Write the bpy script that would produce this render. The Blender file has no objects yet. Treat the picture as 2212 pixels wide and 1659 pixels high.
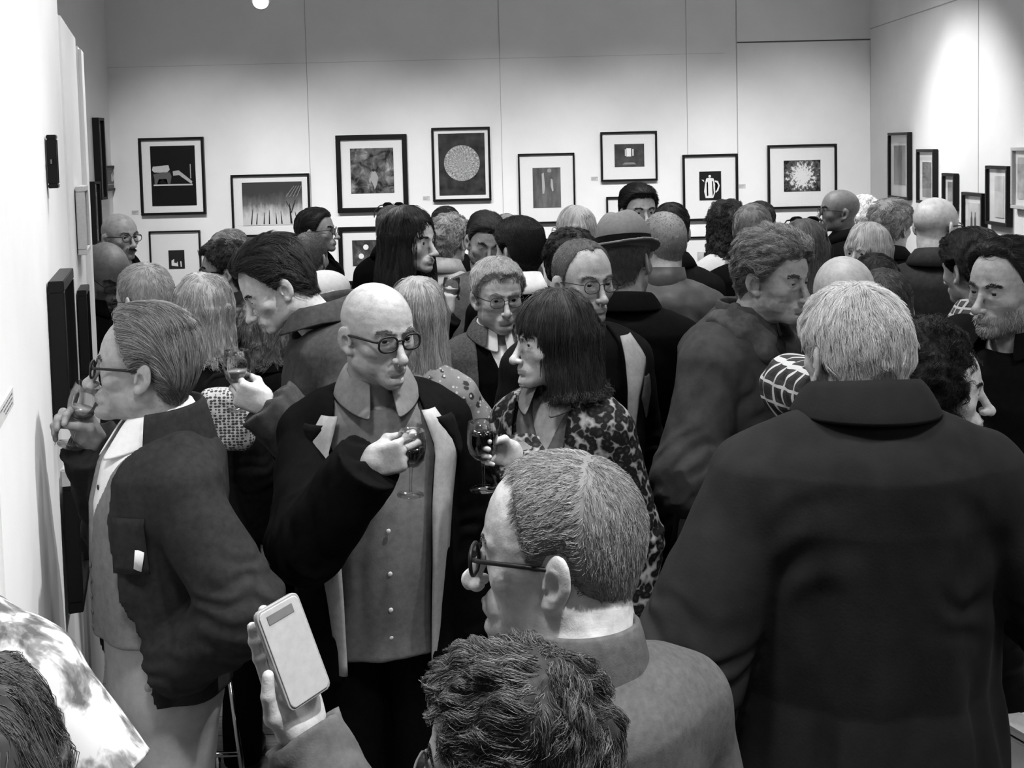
import bpy, math, time
import numpy as np
from mathutils import Vector, Matrix
T0 = time.time()
F32 = np.float32
C = bpy.context.scene.collection
rng = np.random.default_rng(7)
rad = math.radians

# ------------------------------------------------------------------ camera
FPX = 2400.0
PITCH, ROLL = rad(3.5), rad(1.36)
CAM = np.array([0.0, 0.0, 2.1])
_r0 = np.array([1.0, 0, 0]); _u0 = np.array([0, math.sin(PITCH), math.cos(PITCH)])
FWD = np.array([0, math.cos(PITCH), -math.sin(PITCH)])
RGT = _r0 * math.cos(ROLL) - _u0 * math.sin(ROLL)
UPV = _u0 * math.cos(ROLL) + _r0 * math.sin(ROLL)
PX0, PY0 = 1106.0, 471.0

def ray(px, py):
    return FWD * FPX + RGT * (px - PX0) - UPV * (py - PY0)

def at(px, py, Y):
    d = ray(px, py)
    return CAM + d * (Y / d[1])

def on_plane(px, py, p0, n):
    d = ray(px, py)
    t = np.dot(np.asarray(p0) - CAM, n) / np.dot(d, n)
    return CAM + d * t

def proj(p):
    q = np.asarray(p) - CAM
    z = q @ FWD
    return PX0 + FPX * (q @ RGT) / z, PY0 - FPX * (q @ UPV) / z

cd = bpy.data.cameras.new('camera'); co = bpy.data.objects.new('camera', cd); C.objects.link(co)
cd.sensor_width = 36.0; cd.lens = FPX / 2212 * 36.0
cd.shift_x = 0.0; cd.shift_y = -(829.5 - PY0) / 2212
cd.clip_start = 0.05
co.matrix_world = Matrix(((RGT[0], UPV[0], -FWD[0], CAM[0]), (RGT[1], UPV[1], -FWD[1], CAM[1]), (RGT[2], UPV[2], -FWD[2], CAM[2]), (0, 0, 0, 1)))
bpy.context.scene.camera = co

# ------------------------------------------------------------------ materials
MATS = {}
def newmat(name):
    m = bpy.data.materials.new(name); m.use_nodes = True
    nt = m.node_tree
    b = nt.nodes['Principled BSDF']
    return m, nt, b

def coords(nt, scale=(1, 1, 1), kind='Object'):
    tc = nt.nodes.new('ShaderNodeTexCoord'); mp = nt.nodes.new('ShaderNodeMapping')
    mp.inputs['Scale'].default_value = scale
    nt.links.new(tc.outputs[kind], mp.inputs['Vector'])
    return mp.outputs['Vector']

def ramp(nt, fac, stops, interp='LINEAR'):
    r = nt.nodes.new('ShaderNodeValToRGB'); r.color_ramp.interpolation = interp
    e = r.color_ramp.elements
    while len(e) < len(stops): e.new(0.5)
    for k, (pos, v) in enumerate(stops):
        e[k].position = pos; e[k].color = (v, v, v, 1)
    nt.links.new(fac, r.inputs['Fac'])
    return r.outputs['Color']

def noise_n(nt, vec, scale, detail=3, rough=.55, dist=0):
    n = nt.nodes.new('ShaderNodeTexNoise'); n.inputs['Scale'].default_value = scale
    n.inputs['Detail'].default_value = detail; n.inputs['Roughness'].default_value = rough
    n.inputs['Distortion'].default_value = dist
    nt.links.new(vec, n.inputs['Vector'])
    return n.outputs['Fac']

def bump(nt, b, h, strength=.2, dist=.002):
    bp = nt.nodes.new('ShaderNodeBump'); bp.inputs['Strength'].default_value = strength
    bp.inputs['Distance'].default_value = dist
    nt.links.new(h, bp.inputs['Height']); nt.links.new(bp.outputs['Normal'], b.inputs['Normal'])

def cloth(name, v, var=.25, scale=60, rough=.85, spec=.15, stretch=(1, 1, 1), bmp=.25):
    key = ('cloth', name)
    if key in MATS: return MATS[key]
    m, nt, b = newmat(name)
    vec = coords(nt, stretch)
    n = noise_n(nt, vec, scale, 4, .6)
    nt.links.new(ramp(nt, n, [(.3, v * (1 - var)), (.7, v * (1 + var))]), b.inputs['Base Color'])
    b.inputs['Roughness'].default_value = rough
    b.inputs['Specular IOR Level'].default_value = spec
    n2 = noise_n(nt, vec, scale * 6, 2)
    bump(nt, b, n2, bmp, .0015)
    MATS[key] = m
    return m

def skin(v):
    key = ('skin', round(v, 3))
    if key in MATS: return MATS[key]
    m, nt, b = newmat('skin')
    vec = coords(nt)
    n = noise_n(nt, vec, 38, 5, .65)
    nt.links.new(ramp(nt, n, [(.28, v * .72), (.5, v), (.72, v * 1.18)]), b.inputs['Base Color'])
    b.inputs['Roughness'].default_value = .48
    b.inputs['Specular IOR Level'].default_value = .38
    n2 = noise_n(nt, vec, 90, 6, .7)
    bump(nt, b, n2, .4, .003)
    MATS[key] = m
    return m

def plain(name, v, rough=.5, spec=.3, metal=0.0):
    key = ('plain', name, round(v, 4), rough)
    if key in MATS: return MATS[key]
    m, nt, b = newmat(name)
    vec = coords(nt)
    n = noise_n(nt, vec, 90, 3)
    nt.links.new(ramp(nt, n, [(.3, v * (.93 if v < .6 else .985)), (.7, min(v * (1.07 if v < .6 else 1.015), 1))]), b.inputs['Base Color'])
    b.inputs['Roughness'].default_value = rough
    b.inputs['Specular IOR Level'].default_value = spec
    b.inputs['Metallic'].default_value = metal
    MATS[key] = m
    return m

def hairmat(v, lo=.55, hi=1.6):
    key = ('hair', round(v, 4), lo, hi)
    if key in MATS: return MATS[key]
    m, nt, b = newmat('hair')
    g = nt.nodes.new('ShaderNodeNewGeometry')
    vec = coords(nt)
    n = noise_n(nt, vec, 24, 3)
    mx = nt.nodes.new('ShaderNodeMath'); mx.operation = 'MULTIPLY_ADD'
    mx.inputs[1].default_value = .6
    nt.links.new(g.outputs['Random Per Island'], mx.inputs[0])
    m2 = nt.nodes.new('ShaderNodeMath'); m2.operation = 'MULTIPLY'; m2.inputs[1].default_value = .4
    nt.links.new(n, m2.inputs[0]); nt.links.new(m2.outputs[0], mx.inputs[2])
    nt.links.new(ramp(nt, mx.outputs[0], [(.15, v * lo), (.5, v), (.9, min(v * hi, .95))]), b.inputs['Base Color'])
    b.inputs['Roughness'].default_value = .42
    b.inputs['Specular IOR Level'].default_value = .45 if v > .03 else .3
    MATS[key] = m
    return m

def glassmat(name='clear_glass', refl=.5, tint=.93):
    key = ('glass', name)
    if key in MATS: return MATS[key]
    m = bpy.data.materials.new(name); m.use_nodes = True
    nt = m.node_tree; nt.nodes.clear()
    out = nt.nodes.new('ShaderNodeOutputMaterial'); mix = nt.nodes.new('ShaderNodeMixShader')
    tr = nt.nodes.new('ShaderNodeBsdfTransparent'); gl = nt.nodes.new('ShaderNodeBsdfGlossy')
    tr.inputs['Color'].default_value = (tint, tint, tint, 1); gl.inputs['Roughness'].default_value = .03
    lw = nt.nodes.new('ShaderNodeLayerWeight'); lw.inputs['Blend'].default_value = .25
    mm = nt.nodes.new('ShaderNodeMath'); mm.operation = 'MULTIPLY'; mm.inputs[1].default_value = refl
    nt.links.new(lw.outputs['Fresnel'], mm.inputs[0])
    nt.links.new(mm.outputs[0], mix.inputs['Fac'])
    nt.links.new(tr.outputs[0], mix.inputs[1]); nt.links.new(gl.outputs[0], mix.inputs[2])
    nt.links.new(mix.outputs[0], out.inputs['Surface'])
    MATS[key] = m
    return m

# ------------------------------------------------------------------ mesh building
def mk(name, parts, mats, parent=None, smooth=True, loc=None):
    """parts: list of (V, F, mat index or array). One mesh object."""
    vs, lv, ls, mi = [], [], [], []
    off = 0
    for V, Fc, m in parts:
        V = np.asarray(V, dtype=F32).reshape(-1, 3)
        Fc = np.asarray(Fc, dtype=np.int32)
        if len(Fc) == 0: continue
        vs.append(V); lv.append((Fc + off).ravel()); ls.append(np.full(len(Fc), Fc.shape[1], np.int32))
        mi.append(np.broadcast_to(np.asarray(m, np.int32), (len(Fc),)))
        off += len(V)
    me = bpy.data.meshes.new(name)
    if vs:
        V = np.concatenate(vs); L = np.concatenate(lv).astype(np.int32); S = np.concatenate(ls); MI = np.concatenate(mi)
        me.vertices.add(len(V)); me.vertices.foreach_set('co', V.ravel())
        me.loops.add(len(L)); me.loops.foreach_set('vertex_index', L)
        me.polygons.add(len(S))
        st = np.zeros(len(S), np.int32); st[1:] = np.cumsum(S)[:-1]
        me.polygons.foreach_set('loop_start', st)
        me.polygons.foreach_set('material_index', MI.astype(np.int32))
        me.polygons.foreach_set('use_smooth', np.full(len(S), smooth, bool))
        me.update(calc_edges=True)
    for m in (mats if isinstance(mats, (list, tuple)) else [mats]): me.materials.append(m)
    o = bpy.data.objects.new(name, me); C.objects.link(o)
    if parent is not None: o.parent = parent
    if loc is not None: o.location = loc
    return o

def tag(o, label=None, cat=None, group=None, kind=None):
    if label: o['label'] = label
    if cat: o['category'] = cat
    if group: o['group'] = group
    if kind: o['kind'] = kind
    return o

def empty(name, loc=(0, 0, 0), rz=0):
    o = bpy.data.objects.new(name, None); C.objects.link(o)
    o.location = [float(x) for x in loc]; o.rotation_euler = (0, 0, rz); o.empty_display_size = .1
    return o

BOXF = np.array([[0, 1, 3, 2], [4, 6, 7, 5], [0, 4, 5, 1], [2, 3, 7, 6], [0, 2, 6, 4], [1, 5, 7, 3]])
def box(lo, hi, m=0, M=None):
    lo = np.minimum(lo, hi).astype(float) if False else np.asarray(lo, float); hi = np.asarray(hi, float)
    V = np.array([[(lo, hi)[i][0], (lo, hi)[j][1], (lo, hi)[k][2]] for i in (0, 1) for j in (0, 1) for k in (0, 1)])
    if M is not None: V = V @ M[0].T + M[1]
    return V, BOXF, m

def bevbox(lo, hi, b, m=0, M=None):
    """box with chamfered edges"""
    import bmesh
    bm = bmesh.new(); bmesh.ops.create_cube(bm, size=1)
    lo = np.asarray(lo, float); hi = np.asarray(hi, float)
    for v in bm.verts:
        v.co = Vector([(lo[i] + hi[i]) / 2 + v.co[i] * (hi[i] - lo[i]) for i in range(3)])
    bmesh.ops.bevel(bm, geom=bm.edges[:], offset=b, segments=2, affect='EDGES')
    bmesh.ops.triangulate(bm, faces=bm.faces[:])
    bm.verts.index_update()
    V = np.array([v.co[:] for v in bm.verts]); Fc = np.array([[v.index for v in f.verts] for f in bm.faces]); bm.free()
    if M is not None: V = V @ M[0].T + M[1]
    return V, Fc, m

def frame_of(t):
    t = t / (np.linalg.norm(t) + 1e-9)
    a = np.array([0, 0, 1.0]) if abs(t[2]) < .9 else np.array([1.0, 0, 0])
    u = np.cross(a, t); u /= np.linalg.norm(u)
    return u, np.cross(t, u)

def tube(pts, r, n=8, m=0, closed=False, caps=True):
    P = np.asarray(pts, float); k = len(P)
    r = np.broadcast_to(np.asarray(r, float), (k,))
    tan = np.gradient(P, axis=0) if not closed else np.roll(P, -1, 0) - np.roll(P, 1, 0)
    u, v = frame_of(tan[0])
    a = np.linspace(0, 2 * math.pi, n, endpoint=False)
    V = []
    for i in range(k):
        t = tan[i] / (np.linalg.norm(tan[i]) + 1e-9)
        u = u - t * np.dot(u, t); u /= np.linalg.norm(u) + 1e-9
        v = np.cross(t, u)
        V.append(P[i] + r[i] * (np.outer(np.cos(a), u) + np.outer(np.sin(a), v)))
    V = np.concatenate(V)
    Fc = []
    for i in range(k if closed else k - 1):
        for j in range(n):
            i2 = (i + 1) % k
            Fc.append([i * n + j, i * n + (j + 1) % n, i2 * n + (j + 1) % n, i2 * n + j])
    if caps and not closed:
        c0, c1 = len(V), len(V) + 1
        V = np.concatenate([V, P[:1], P[-1:]])
        for j in range(n):
            Fc.append([c0, (j + 1) % n, j, j]); Fc.append([c1, (k - 1) * n + j, (k - 1) * n + (j + 1) % n, (k - 1) * n + (j + 1) % n])
        q = np.array([f for f in Fc if f[2] != f[3]]); t3 = np.array([f[:3] for f in Fc if f[2] == f[3]])
        tri = np.concatenate([q[:, [0, 1, 2]], q[:, [0, 2, 3]], t3])
        return V, tri, m
    return V, np.array(Fc), m

def lathe(prof, n=28, m=0):
    prof = np.asarray(prof, float); a = np.linspace(0, 2 * math.pi, n, endpoint=False)
    V = np.concatenate([np.stack([r * np.cos(a), r * np.sin(a), np.full(n, z)], 1) for r, z in prof])
    Fc = [[i * n + j, i * n + (j + 1) % n, (i + 1) * n + (j + 1) % n, (i + 1) * n + j] for i in range(len(prof) - 1) for j in range(n)]
    return V, np.array(Fc), m

def sphere(c, r, n=12, m=0, axis=(1, 1, 1)):
    th = np.linspace(0.0, math.pi, n // 2 + 1); prof = [(max(math.sin(t), 1e-4), -math.cos(t)) for t in th]
    V, Fc, _ = lathe(prof, n)
    return V * r * np.asarray(axis) + np.asarray(c), Fc, m

def grid(P, m=0):
    """P: (a,b,3) grid of points"""
    a, b = P.shape[:2]
    i = np.arange(a * b).reshape(a, b)
    Fc = np.stack([i[:-1, :-1], i[1:, :-1], i[1:, 1:], i[:-1, 1:]], -1).reshape(-1, 4)
    return P.reshape(-1, 3), Fc, m

# ------------------------------------------------------------------ distance fields
def sph(p, c, r): return np.sqrt(((p - np.asarray(c, F32)) ** 2).sum(1)) - F32(r)
def ell(p, c, r):
    q = p - np.asarray(c, F32); r = np.asarray(r, F32)
    a = q / r; k0 = np.sqrt((a * a).sum(1)); b = a / r; k1 = np.sqrt((b * b).sum(1)) + F32(1e-6)
    return k0 * (k0 - 1) / k1
def cap(p, a, b, ra, rb=None):
    a = np.asarray(a, F32); b = np.asarray(b, F32); rb = ra if rb is None else rb
    pa = p - a; ba = b - a
    h = np.clip((pa @ ba) / F32(np.dot(ba, ba) + 1e-9), 0, 1)
    q = pa - h[:, None] * ba
    return np.sqrt((q * q).sum(1)) - (F32(ra) + h * F32(rb - ra))
def rbox(p, c, h, r):
    q = np.abs(p - np.asarray(c, F32)) - np.asarray(h, F32) + F32(r)
    return np.sqrt((np.maximum(q, 0) ** 2).sum(1)) + np.minimum(q.max(1), 0) - F32(r)
def smin(a, b, k):
    h = np.clip(F32(.5) + F32(.5) * (b - a) / F32(k), 0, 1)
    return b + (a - b) * h - F32(k) * h * (1 - h)
def smax(a, b, k): return -smin(-a, -b, k)

_LAT = np.random.default_rng(3).random((32, 32, 32)).astype(F32) * 2 - 1
def vnoise(p, f=(10, 10, 10), seed=0):
    q = p * np.asarray(f, F32) + F32(seed * 7.31 + 100)
    i = np.floor(q).astype(np.int32); t = q - i; t = t * t * (3 - 2 * t)
    i &= 31; j = (i + 1) & 31
    x0, y0, z0 = i.T; x1, y1, z1 = j.T; tx, ty, tz = t.T
    L = _LAT
    a = (L[x0, y0, z0] * (1 - tx) + L[x1, y0, z0] * tx) * (1 - ty) + (L[x0, y1, z0] * (1 - tx) + L[x1, y1, z0] * tx) * ty
    b = (L[x0, y0, z1] * (1 - tx) + L[x1, y0, z1] * tx) * (1 - ty) + (L[x0, y1, z1] * (1 - tx) + L[x1, y1, z1] * tx) * ty
    return a * (1 - tz) + b * tz

_EDG = [(0, 1), (2, 3), (4, 5), (6, 7), (0, 2), (1, 3), (4, 6), (5, 7), (0, 4), (1, 5), (2, 6), (3, 7)]
_COR = np.array([[i, j, k] for i in (0, 1) for j in (0, 1) for k in (0, 1)])
def mesh_sdf(f, lo, hi, vox, B=8, slack=1.7):
    """surface nets over a block-sparse sampling of f; quads facing outwards"""
    lo = np.asarray(lo, float); hi = np.asarray(hi, float)
    nb = np.maximum(np.ceil((hi - lo) / vox / B).astype(int), 1)
    n = nb * B + 1
    ctr = np.stack(np.meshgrid(*[(np.arange(k) + .5) * B * vox for k in nb], indexing='ij'), -1).reshape(-1, 3) + lo
    dc = f(ctr.astype(F32))
    D = np.repeat(np.repeat(np.repeat(dc.reshape(nb), B, 0), B, 1), B, 2)
    D = np.pad(D, ((0, 1),) * 3, mode='edge').astype(F32)
    act = np.argwhere(np.abs(dc.reshape(nb)) < B * vox * .87 * slack)
    if len(act) == 0: return np.zeros((0, 3)), np.zeros((0, 4), int)
    g = np.arange(B + 1)
    loc = np.stack(np.meshgrid(g, g, g, indexing='ij'), -1).reshape(-1, 3)
    ch = max(1, 160000 // len(loc))
    for s in range(0, len(act), ch):
        ii = (act[s:s + ch, None, :] * B + loc[None]).reshape(-1, 3)
        D[ii[:, 0], ii[:, 1], ii[:, 2]] = f((ii * vox + lo).astype(F32))
    D[0] = D[-1] = 1; D[:, 0] = D[:, -1] = 1; D[:, :, 0] = D[:, :, -1] = 1
    I = D < 0
    c = np.zeros(tuple(n - 1), np.int8)
    for a, b, d in _COR: c += I[a:n[0] - 1 + a, b:n[1] - 1 + b, d:n[2] - 1 + d]
    cells = np.argwhere((c > 0) & (c < 8))
    if len(cells) == 0: return np.zeros((0, 3)), np.zeros((0, 4), int)
    idx = np.full(tuple(n - 1), -1, np.int32); idx[tuple(cells.T)] = np.arange(len(cells))
    cv = np.stack([D[cells[:, 0] + a, cells[:, 1] + b, cells[:, 2] + d] for a, b, d in _COR], 1)
    acc = np.zeros((len(cells), 3)); cnt = np.zeros(len(cells))
    for a, b in _EDG:
        va, vb = cv[:, a], cv[:, b]; m = (va < 0) != (vb < 0)
        t = np.where(m, va / np.where(m, va - vb, 1), 0)
        pnt = _COR[a] + (_COR[b] - _COR[a]) * t[:, None]
        acc += pnt * m[:, None]; cnt += m
    V = (cells + acc / cnt[:, None]) * vox + lo
    Q = []
    for ax in range(3):
        sl0 = [slice(1, -1)] * 3; sl0[ax] = slice(0, -1); sl1 = list(sl0); sl1[ax] = slice(1, None)
        A, Bq = I[tuple(sl0)], I[tuple(sl1)]
        e = np.argwhere(A != Bq); fl = A[tuple(e.T)]
        e = e + 1; e[:, ax] -= 1
        u, w = (ax + 1) % 3, (ax + 2) % 3
        du = np.zeros(3, int); du[u] = 1; dw = np.zeros(3, int); dw[w] = 1
        q = np.stack([idx[tuple((e - du - dw).T)], idx[tuple((e - dw).T)], idx[tuple(e.T)], idx[tuple((e - du).T)]], 1)
        q[~fl] = q[~fl][:, ::-1]
        Q.append(q)
    Q = np.concatenate(Q); Q = Q[(Q >= 0).all(1)]
    return V.astype(F32), Q

def vnormals(V, Q):
    e = np.cross(V[Q[:, 2]] - V[Q[:, 0]], V[Q[:, 3]] - V[Q[:, 1]])
    N = np.zeros_like(V)
    for k in range(4): np.add.at(N, Q[:, k], e)
    return N / (np.linalg.norm(N, axis=1, keepdims=True) + 1e-9)

def sample_faces(V, Q, n, r, w=None):
    a = np.linalg.norm(np.cross(V[Q[:, 2]] - V[Q[:, 0]], V[Q[:, 3]] - V[Q[:, 1]]), axis=1)
    if w is not None: a = a * w
    i = r.choice(len(Q), n, p=a / a.sum())
    u, v = r.random((2, n, 1))
    q = V[Q[i]]
    return q[:, 0] * (1 - u) * (1 - v) + q[:, 1] * u * (1 - v) + q[:, 2] * u * v + q[:, 3] * (1 - u) * v

def strands_mesh(P, r0, r1, m=0):
    """P: (N, k, 3) polylines -> three-sided tapered tubes"""
    N, k, _ = P.shape
    t = np.gradient(P, axis=1); t /= np.linalg.norm(t, axis=2, keepdims=True) + 1e-9
    a = np.where(np.abs(t[:, :, 2:]) < .9, np.array([0, 0, 1.0]), np.array([1.0, 0, 0]))
    u = np.cross(a, t); u /= np.linalg.norm(u, axis=2, keepdims=True) + 1e-9
    v = np.cross(t, u)
    rr = np.linspace(r0, r1, k)[None, :, None]
    V = np.stack([P + rr * (math.cos(x) * u + math.sin(x) * v) for x in (0, 2.094, 4.189)], 2).reshape(-1, 3)
    b = (np.arange(N)[:, None] * k + np.arange(k - 1)[None]).reshape(-1) * 3
    Q = np.concatenate([np.stack([b + j, b + (j + 1) % 3, b + 3 + (j + 1) % 3, b + 3 + j], 1) for j in range(3)])
    return V, Q, m

def rotz(a): c, s = math.cos(a), math.sin(a); return np.array([[c, -s, 0], [s, c, 0], [0, 0, 1]])
def rotx(a): c, s = math.cos(a), math.sin(a); return np.array([[1, 0, 0], [0, c, -s], [0, s, c]])
def roty(a): c, s = math.cos(a), math.sin(a); return np.array([[c, 0, s], [0, 1, 0], [-s, 0, c]])
# ------------------------------------------------------------------ heads
def quick_head(p, w=1.0, jw=1.0):
    d = ell(p, (0, .014, .03), (.077 * w, .099, .088))
    d = smin(d, ell(p, (0, -.03, .01), (.066 * w, .062, .092)), .03)
    d = smin(d, ell(p, (0, -.028, -.062), (.052 * jw, .056, .05)), .03)
    return d

def head_sdf(p, P):
    w, jw, age, fat = P['w'], P['jw'], P['age'], P['fat']
    q = p.copy(); q[:, 0] = np.abs(q[:, 0])
    d = quick_head(q, w, jw)
    d = smin(d, cap(q, (.006, -.076, -.1), (.046 * jw, -.002, -.072), .016, .016), .028)
    d = smin(d, ell(q, (0, -.083, -.1015), (.021 * jw, .0155, .0155)), .018)
    d = smin(d, ell(q, (.045 * w, -.06, -.028), (.019, .015, .014)), .03)
    if fat > 0:
        d = smin(d, ell(q, (.04 * jw, -.05, -.066), (.026 * fat, .03 * fat, .03 * fat)), .025)
        d = smin(d, ell(q, (0, -.03, -.112), (.045 * fat, .05, .026 * fat)), .03)
    d = smin(d, cap(q, (.009, -.0905, .0155), (.045 * w, -.073, .0185), .0085, .0065), .014)
    d = smax(d, -ell(q, (.032, -.1015, -.001), (.0185, .0145, .012)), .012)
    d = smax(d, -ell(q, (.014, -.1, .0), (.008, .01, .014)), .008)
    d = smin(d, sph(q, (.032, -.0764, -.001), .0138), .006)
    if age > .3:
        d = smin(d, cap(q, (.02, -.088, -.0165), (.044, -.08, -.0165), .0035 * age, .003 * age), .005)
    op = P['open']
    d = smax(d, -ell(q, (.0325, -.0915, -.0015), (.0128, .009, .0031 * op)), .0015)
    nl, nw = P['nose'], P['nosew'] * 1.05
    ty, tz = -.094 - .026 * nl, -.043
    d = smin(d, cap(q, (0, -.0885, .01), (0, ty + .002, tz), .0068, .0102 * nw), .011)
    d = smin(d, sph(q, (0, ty, tz - .001), .0108 * nw), .008)
    d = smin(d, ell(q, (.0128 * nw, ty + .0135, tz - .0035), (.0082, .011, .0078)), .006)
    d = smax(d, -ell(q, (.0072 * nw, ty + .005, tz - .0125), (.0042, .006, .0042)), .003)
    d = smin(d, ell(q, (0, -.088, -.073), (.029, .0165, .02)), .012)
    sm = P['smile']
    mz = -.0752 + .005 * sm
    mx = .024 + .006 * max(sm, 0)
    d = smin(d, cap(q, (0, -.1045, -.0705), (mx - .003, -.0945, mz + .001), .0046, .0022), .004)
    d = smin(d, cap(q, (0, -.1025, -.0805), (mx - .005, -.0945, mz - .0015), .0056, .003), .004)
    d = smax(d, -cap(q, (0, -.1105, -.0756), (mx, -.0985, mz), .0014 + .003 * P['mouth'], .001), .0022)
    d = smax(d, -cap(q, (.0185, -.1005, -.05), (.033, -.0895, -.076), .0012 + .0016 * age, .0008 + .0012 * age), .006)
    d = smax(d, -cap(q, (0, -.1, -.0905), (.014, -.096, -.0895), .0028), .006)
    # ears
    c = np.array([.0765 * w, .014, -.016], F32)
    es = P['ear'] * 1.06
    A = (rotz(rad(-24)) @ rotx(rad(-9))).astype(F32)
    u = ((q - c) @ A) / F32(es)
    e = ell(u, (.0035, .003, .002), (.0072, .0195, .0315))
    e = smin(e, sph(u, (.002, -.007, -.028), .0088), .008)
    d = smin(d, e * F32(es), .005)
    x_ = -ell(u, (.0115, -.001, -.004), (.0115, .0105, .0165))
    x_ = np.maximum(x_, -cap(u, (.0125, -.004, .0205), (.0125, .0095, .019), .0034))
    x_ = np.maximum(x_, -cap(u, (.0125, .0095, .019), (.012, .0135, -.006), .0032))
    d = smax(d, x_ * F32(es), .0022)
    d = smin(d, cap(u, (.0045, -.0125, .0), (.007, -.0115, -.01), .0034) * F32(es), .003)
    # neck
    n0, n1, r0, r1 = P['neck']
    d = smin(d, cap(p, n0, n1, r0, r1), .026)
    if age > .6:
        d = d + F32(.0009 * age) * vnoise(p, (55, 55, 110), 5)
    return d

def face(**k):
    P = dict(w=1.0, jw=1.0, age=.4, fat=0.0, open=1.0, nose=1.0, nosew=1.0, smile=0.0, mouth=0.0, ear=1.0)
    P.update(k); return P

LINES = {  # azimuth from the front -> height of the hairline
    'full': [(0, .072), (25, .074), (45, .058), (62, .02), (74, -.012), (84, .012), (100, .014), (112, -.032), (135, -.07), (180, -.086)],
    'recede': [(0, .096), (18, .1), (40, .092), (58, .05), (72, -.008), (84, .012), (100, .014), (112, -.03), (135, -.062), (180, -.076)],
    'high': [(0, .112), (30, .114), (50, .1), (66, .05), (76, -.008), (86, .012), (100, .014), (112, -.03), (135, -.06), (180, -.072)],
    'woman': [(0, .07), (30, .066), (50, .045), (66, .0), (80, -.03), (100, -.05), (120, -.07), (150, -.085), (180, -.09)],
    'low': [(0, .055), (30, .052), (50, .04), (66, .01), (80, -.02), (100, -.02), (115, -.05), (150, -.08), (180, -.09)],
}
def azim(p): return np.degrees(np.arctan2(np.abs(p[:, 0]), -(p[:, 1] - .012)))
def hairline(p, name):
    L = LINES[name]
    a = azim(p)
    return F32(.005) * vnoise(p, (60, 60, 20), 8) + np.interp(a, [x for x, _ in L], [z for _, z in L]).astype(F32)

def hair_volume(Hs, P):
    """returns (vol, masked) functions in the head frame"""
    w = P['w']; th = Hs.get('th', (.008, .006, .006)); st = Hs['style']
    amp, fq = Hs.get('lump', (0.0, 30))
    def thick(p):
        up = np.clip((p[:, 2] - .01) / .09, 0, 1); bk = np.clip((p[:, 1] - .0) / .08, 0, 1)
        t = th[1] + (th[0] - th[1]) * up
        t = t + (th[2] - t) * bk * (1 - up)
        if st == 'monk': return t
        return t * np.clip((p[:, 2] - hairline(p, Hs.get('line', 'full'))) / Hs.get('fade', .03) + .1, .08, 1)
    if st in ('short', 'curly', 'monk'):
        def vol(p):
            d = ell(p, (0, .014, .03), (.077 * w, .099, .088))
            d = smin(d, ell(p, (0, -.03, .01), (.066 * w, .062, .092)), .03)
            d = smin(d, cap(p, (0, .03, -.02), (0, .035, -.09), .062, .052), .03) - thick(p)
            if 'quiff' in Hs:
                qx, qr = Hs['quiff']
                d = smin(d, ell(p, (qx, -.05, .098), (.05, .035, qr)), .02)
            if amp: d = d + amp * vnoise(p, (fq, fq, fq), 2) + amp * .5 * vnoise(p, (fq * 2.3,) * 3, 4)
            return d
        def masked(p):
            d = vol(p)
            m = hairline(p, Hs.get('line', 'full')) - p[:, 2]
            if st == 'monk': m = np.maximum(m, np.where(azim(p) < 62, .05, 0).astype(F32)); m = np.maximum(m, p[:, 2] - Hs.get('crown', .055) - .0004 * (azim(p) - 60))
            return smax(d, m.astype(F32), .006)
        return vol, masked
    t = Hs.get('t', .016); ze = Hs.get('zend', -.13); fl = Hs.get('flare', 0.0); fr = Hs.get('fringe')
    def vol(p):
        d = ell(p, (0, .014, .036), (.077 * w + t, .099 + t, .088 + t))
        fr_ = np.clip(-p[:, 1] / .07, 0, 1) * Hs.get('slim', .45)
        d = d + t * fr_
        zz = np.clip(.02 - p[:, 2], 0, 1)
        rx = .076 * w + t + fl * zz; ry = .092 + t + fl * .4 * zz
        yy = p[:, 1] - Hs.get('cy', .02)
        k = np.sqrt((p[:, 0] / rx) ** 2 + (yy / ry) ** 2)
        c = (k - 1) * np.minimum(rx, ry)
        zj = ze + .006 * vnoise(p, (120, 120, 1), 3)
        c = np.maximum(np.maximum(c, p[:, 2] - .03), zj - p[:, 2])
        d = smin(d, c, .02)
        if amp: d = d + amp * vnoise(p, (fq, fq, fq * Hs.get('zs', .25)), 2) + amp * .5 * vnoise(p, (fq * 2.1, fq * 2.1, fq * 2.1 * Hs.get('zs', .25)), 9)
        return d
    def masked(p):
        d = vol(p)
        fw = Hs.get('fw', .062) * w
        if fr is not None:
            o = np.maximum(np.maximum(np.abs(p[:, 0]) - fw - .25 * np.clip(p[:, 1] + .1, 0, 1), p[:, 1] + .03), p[:, 2] - fr - .008 * vnoise(p, (90, 1, 1), 3))
        else:
            px = p.copy(); px[:, 0] += Hs.get('part', 0)
            o = ell(px, (0, -.115, -.06), (fw, Hs.get('oy', .085), .145))
        o = np.maximum(o, -.32 - p[:, 2])
        return smax(d, -o.astype(F32), .008)
    return vol, masked

def sdf_grad(f, p, e=.002):
    p = p.astype(F32); d = f(p)
    g = np.stack([f(p + np.array([e if i == k else 0 for i in range(3)], F32)) - d for k in range(3)], 1)
    return d, g / (np.linalg.norm(g, axis=1, keepdims=True) + 1e-9)

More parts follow.
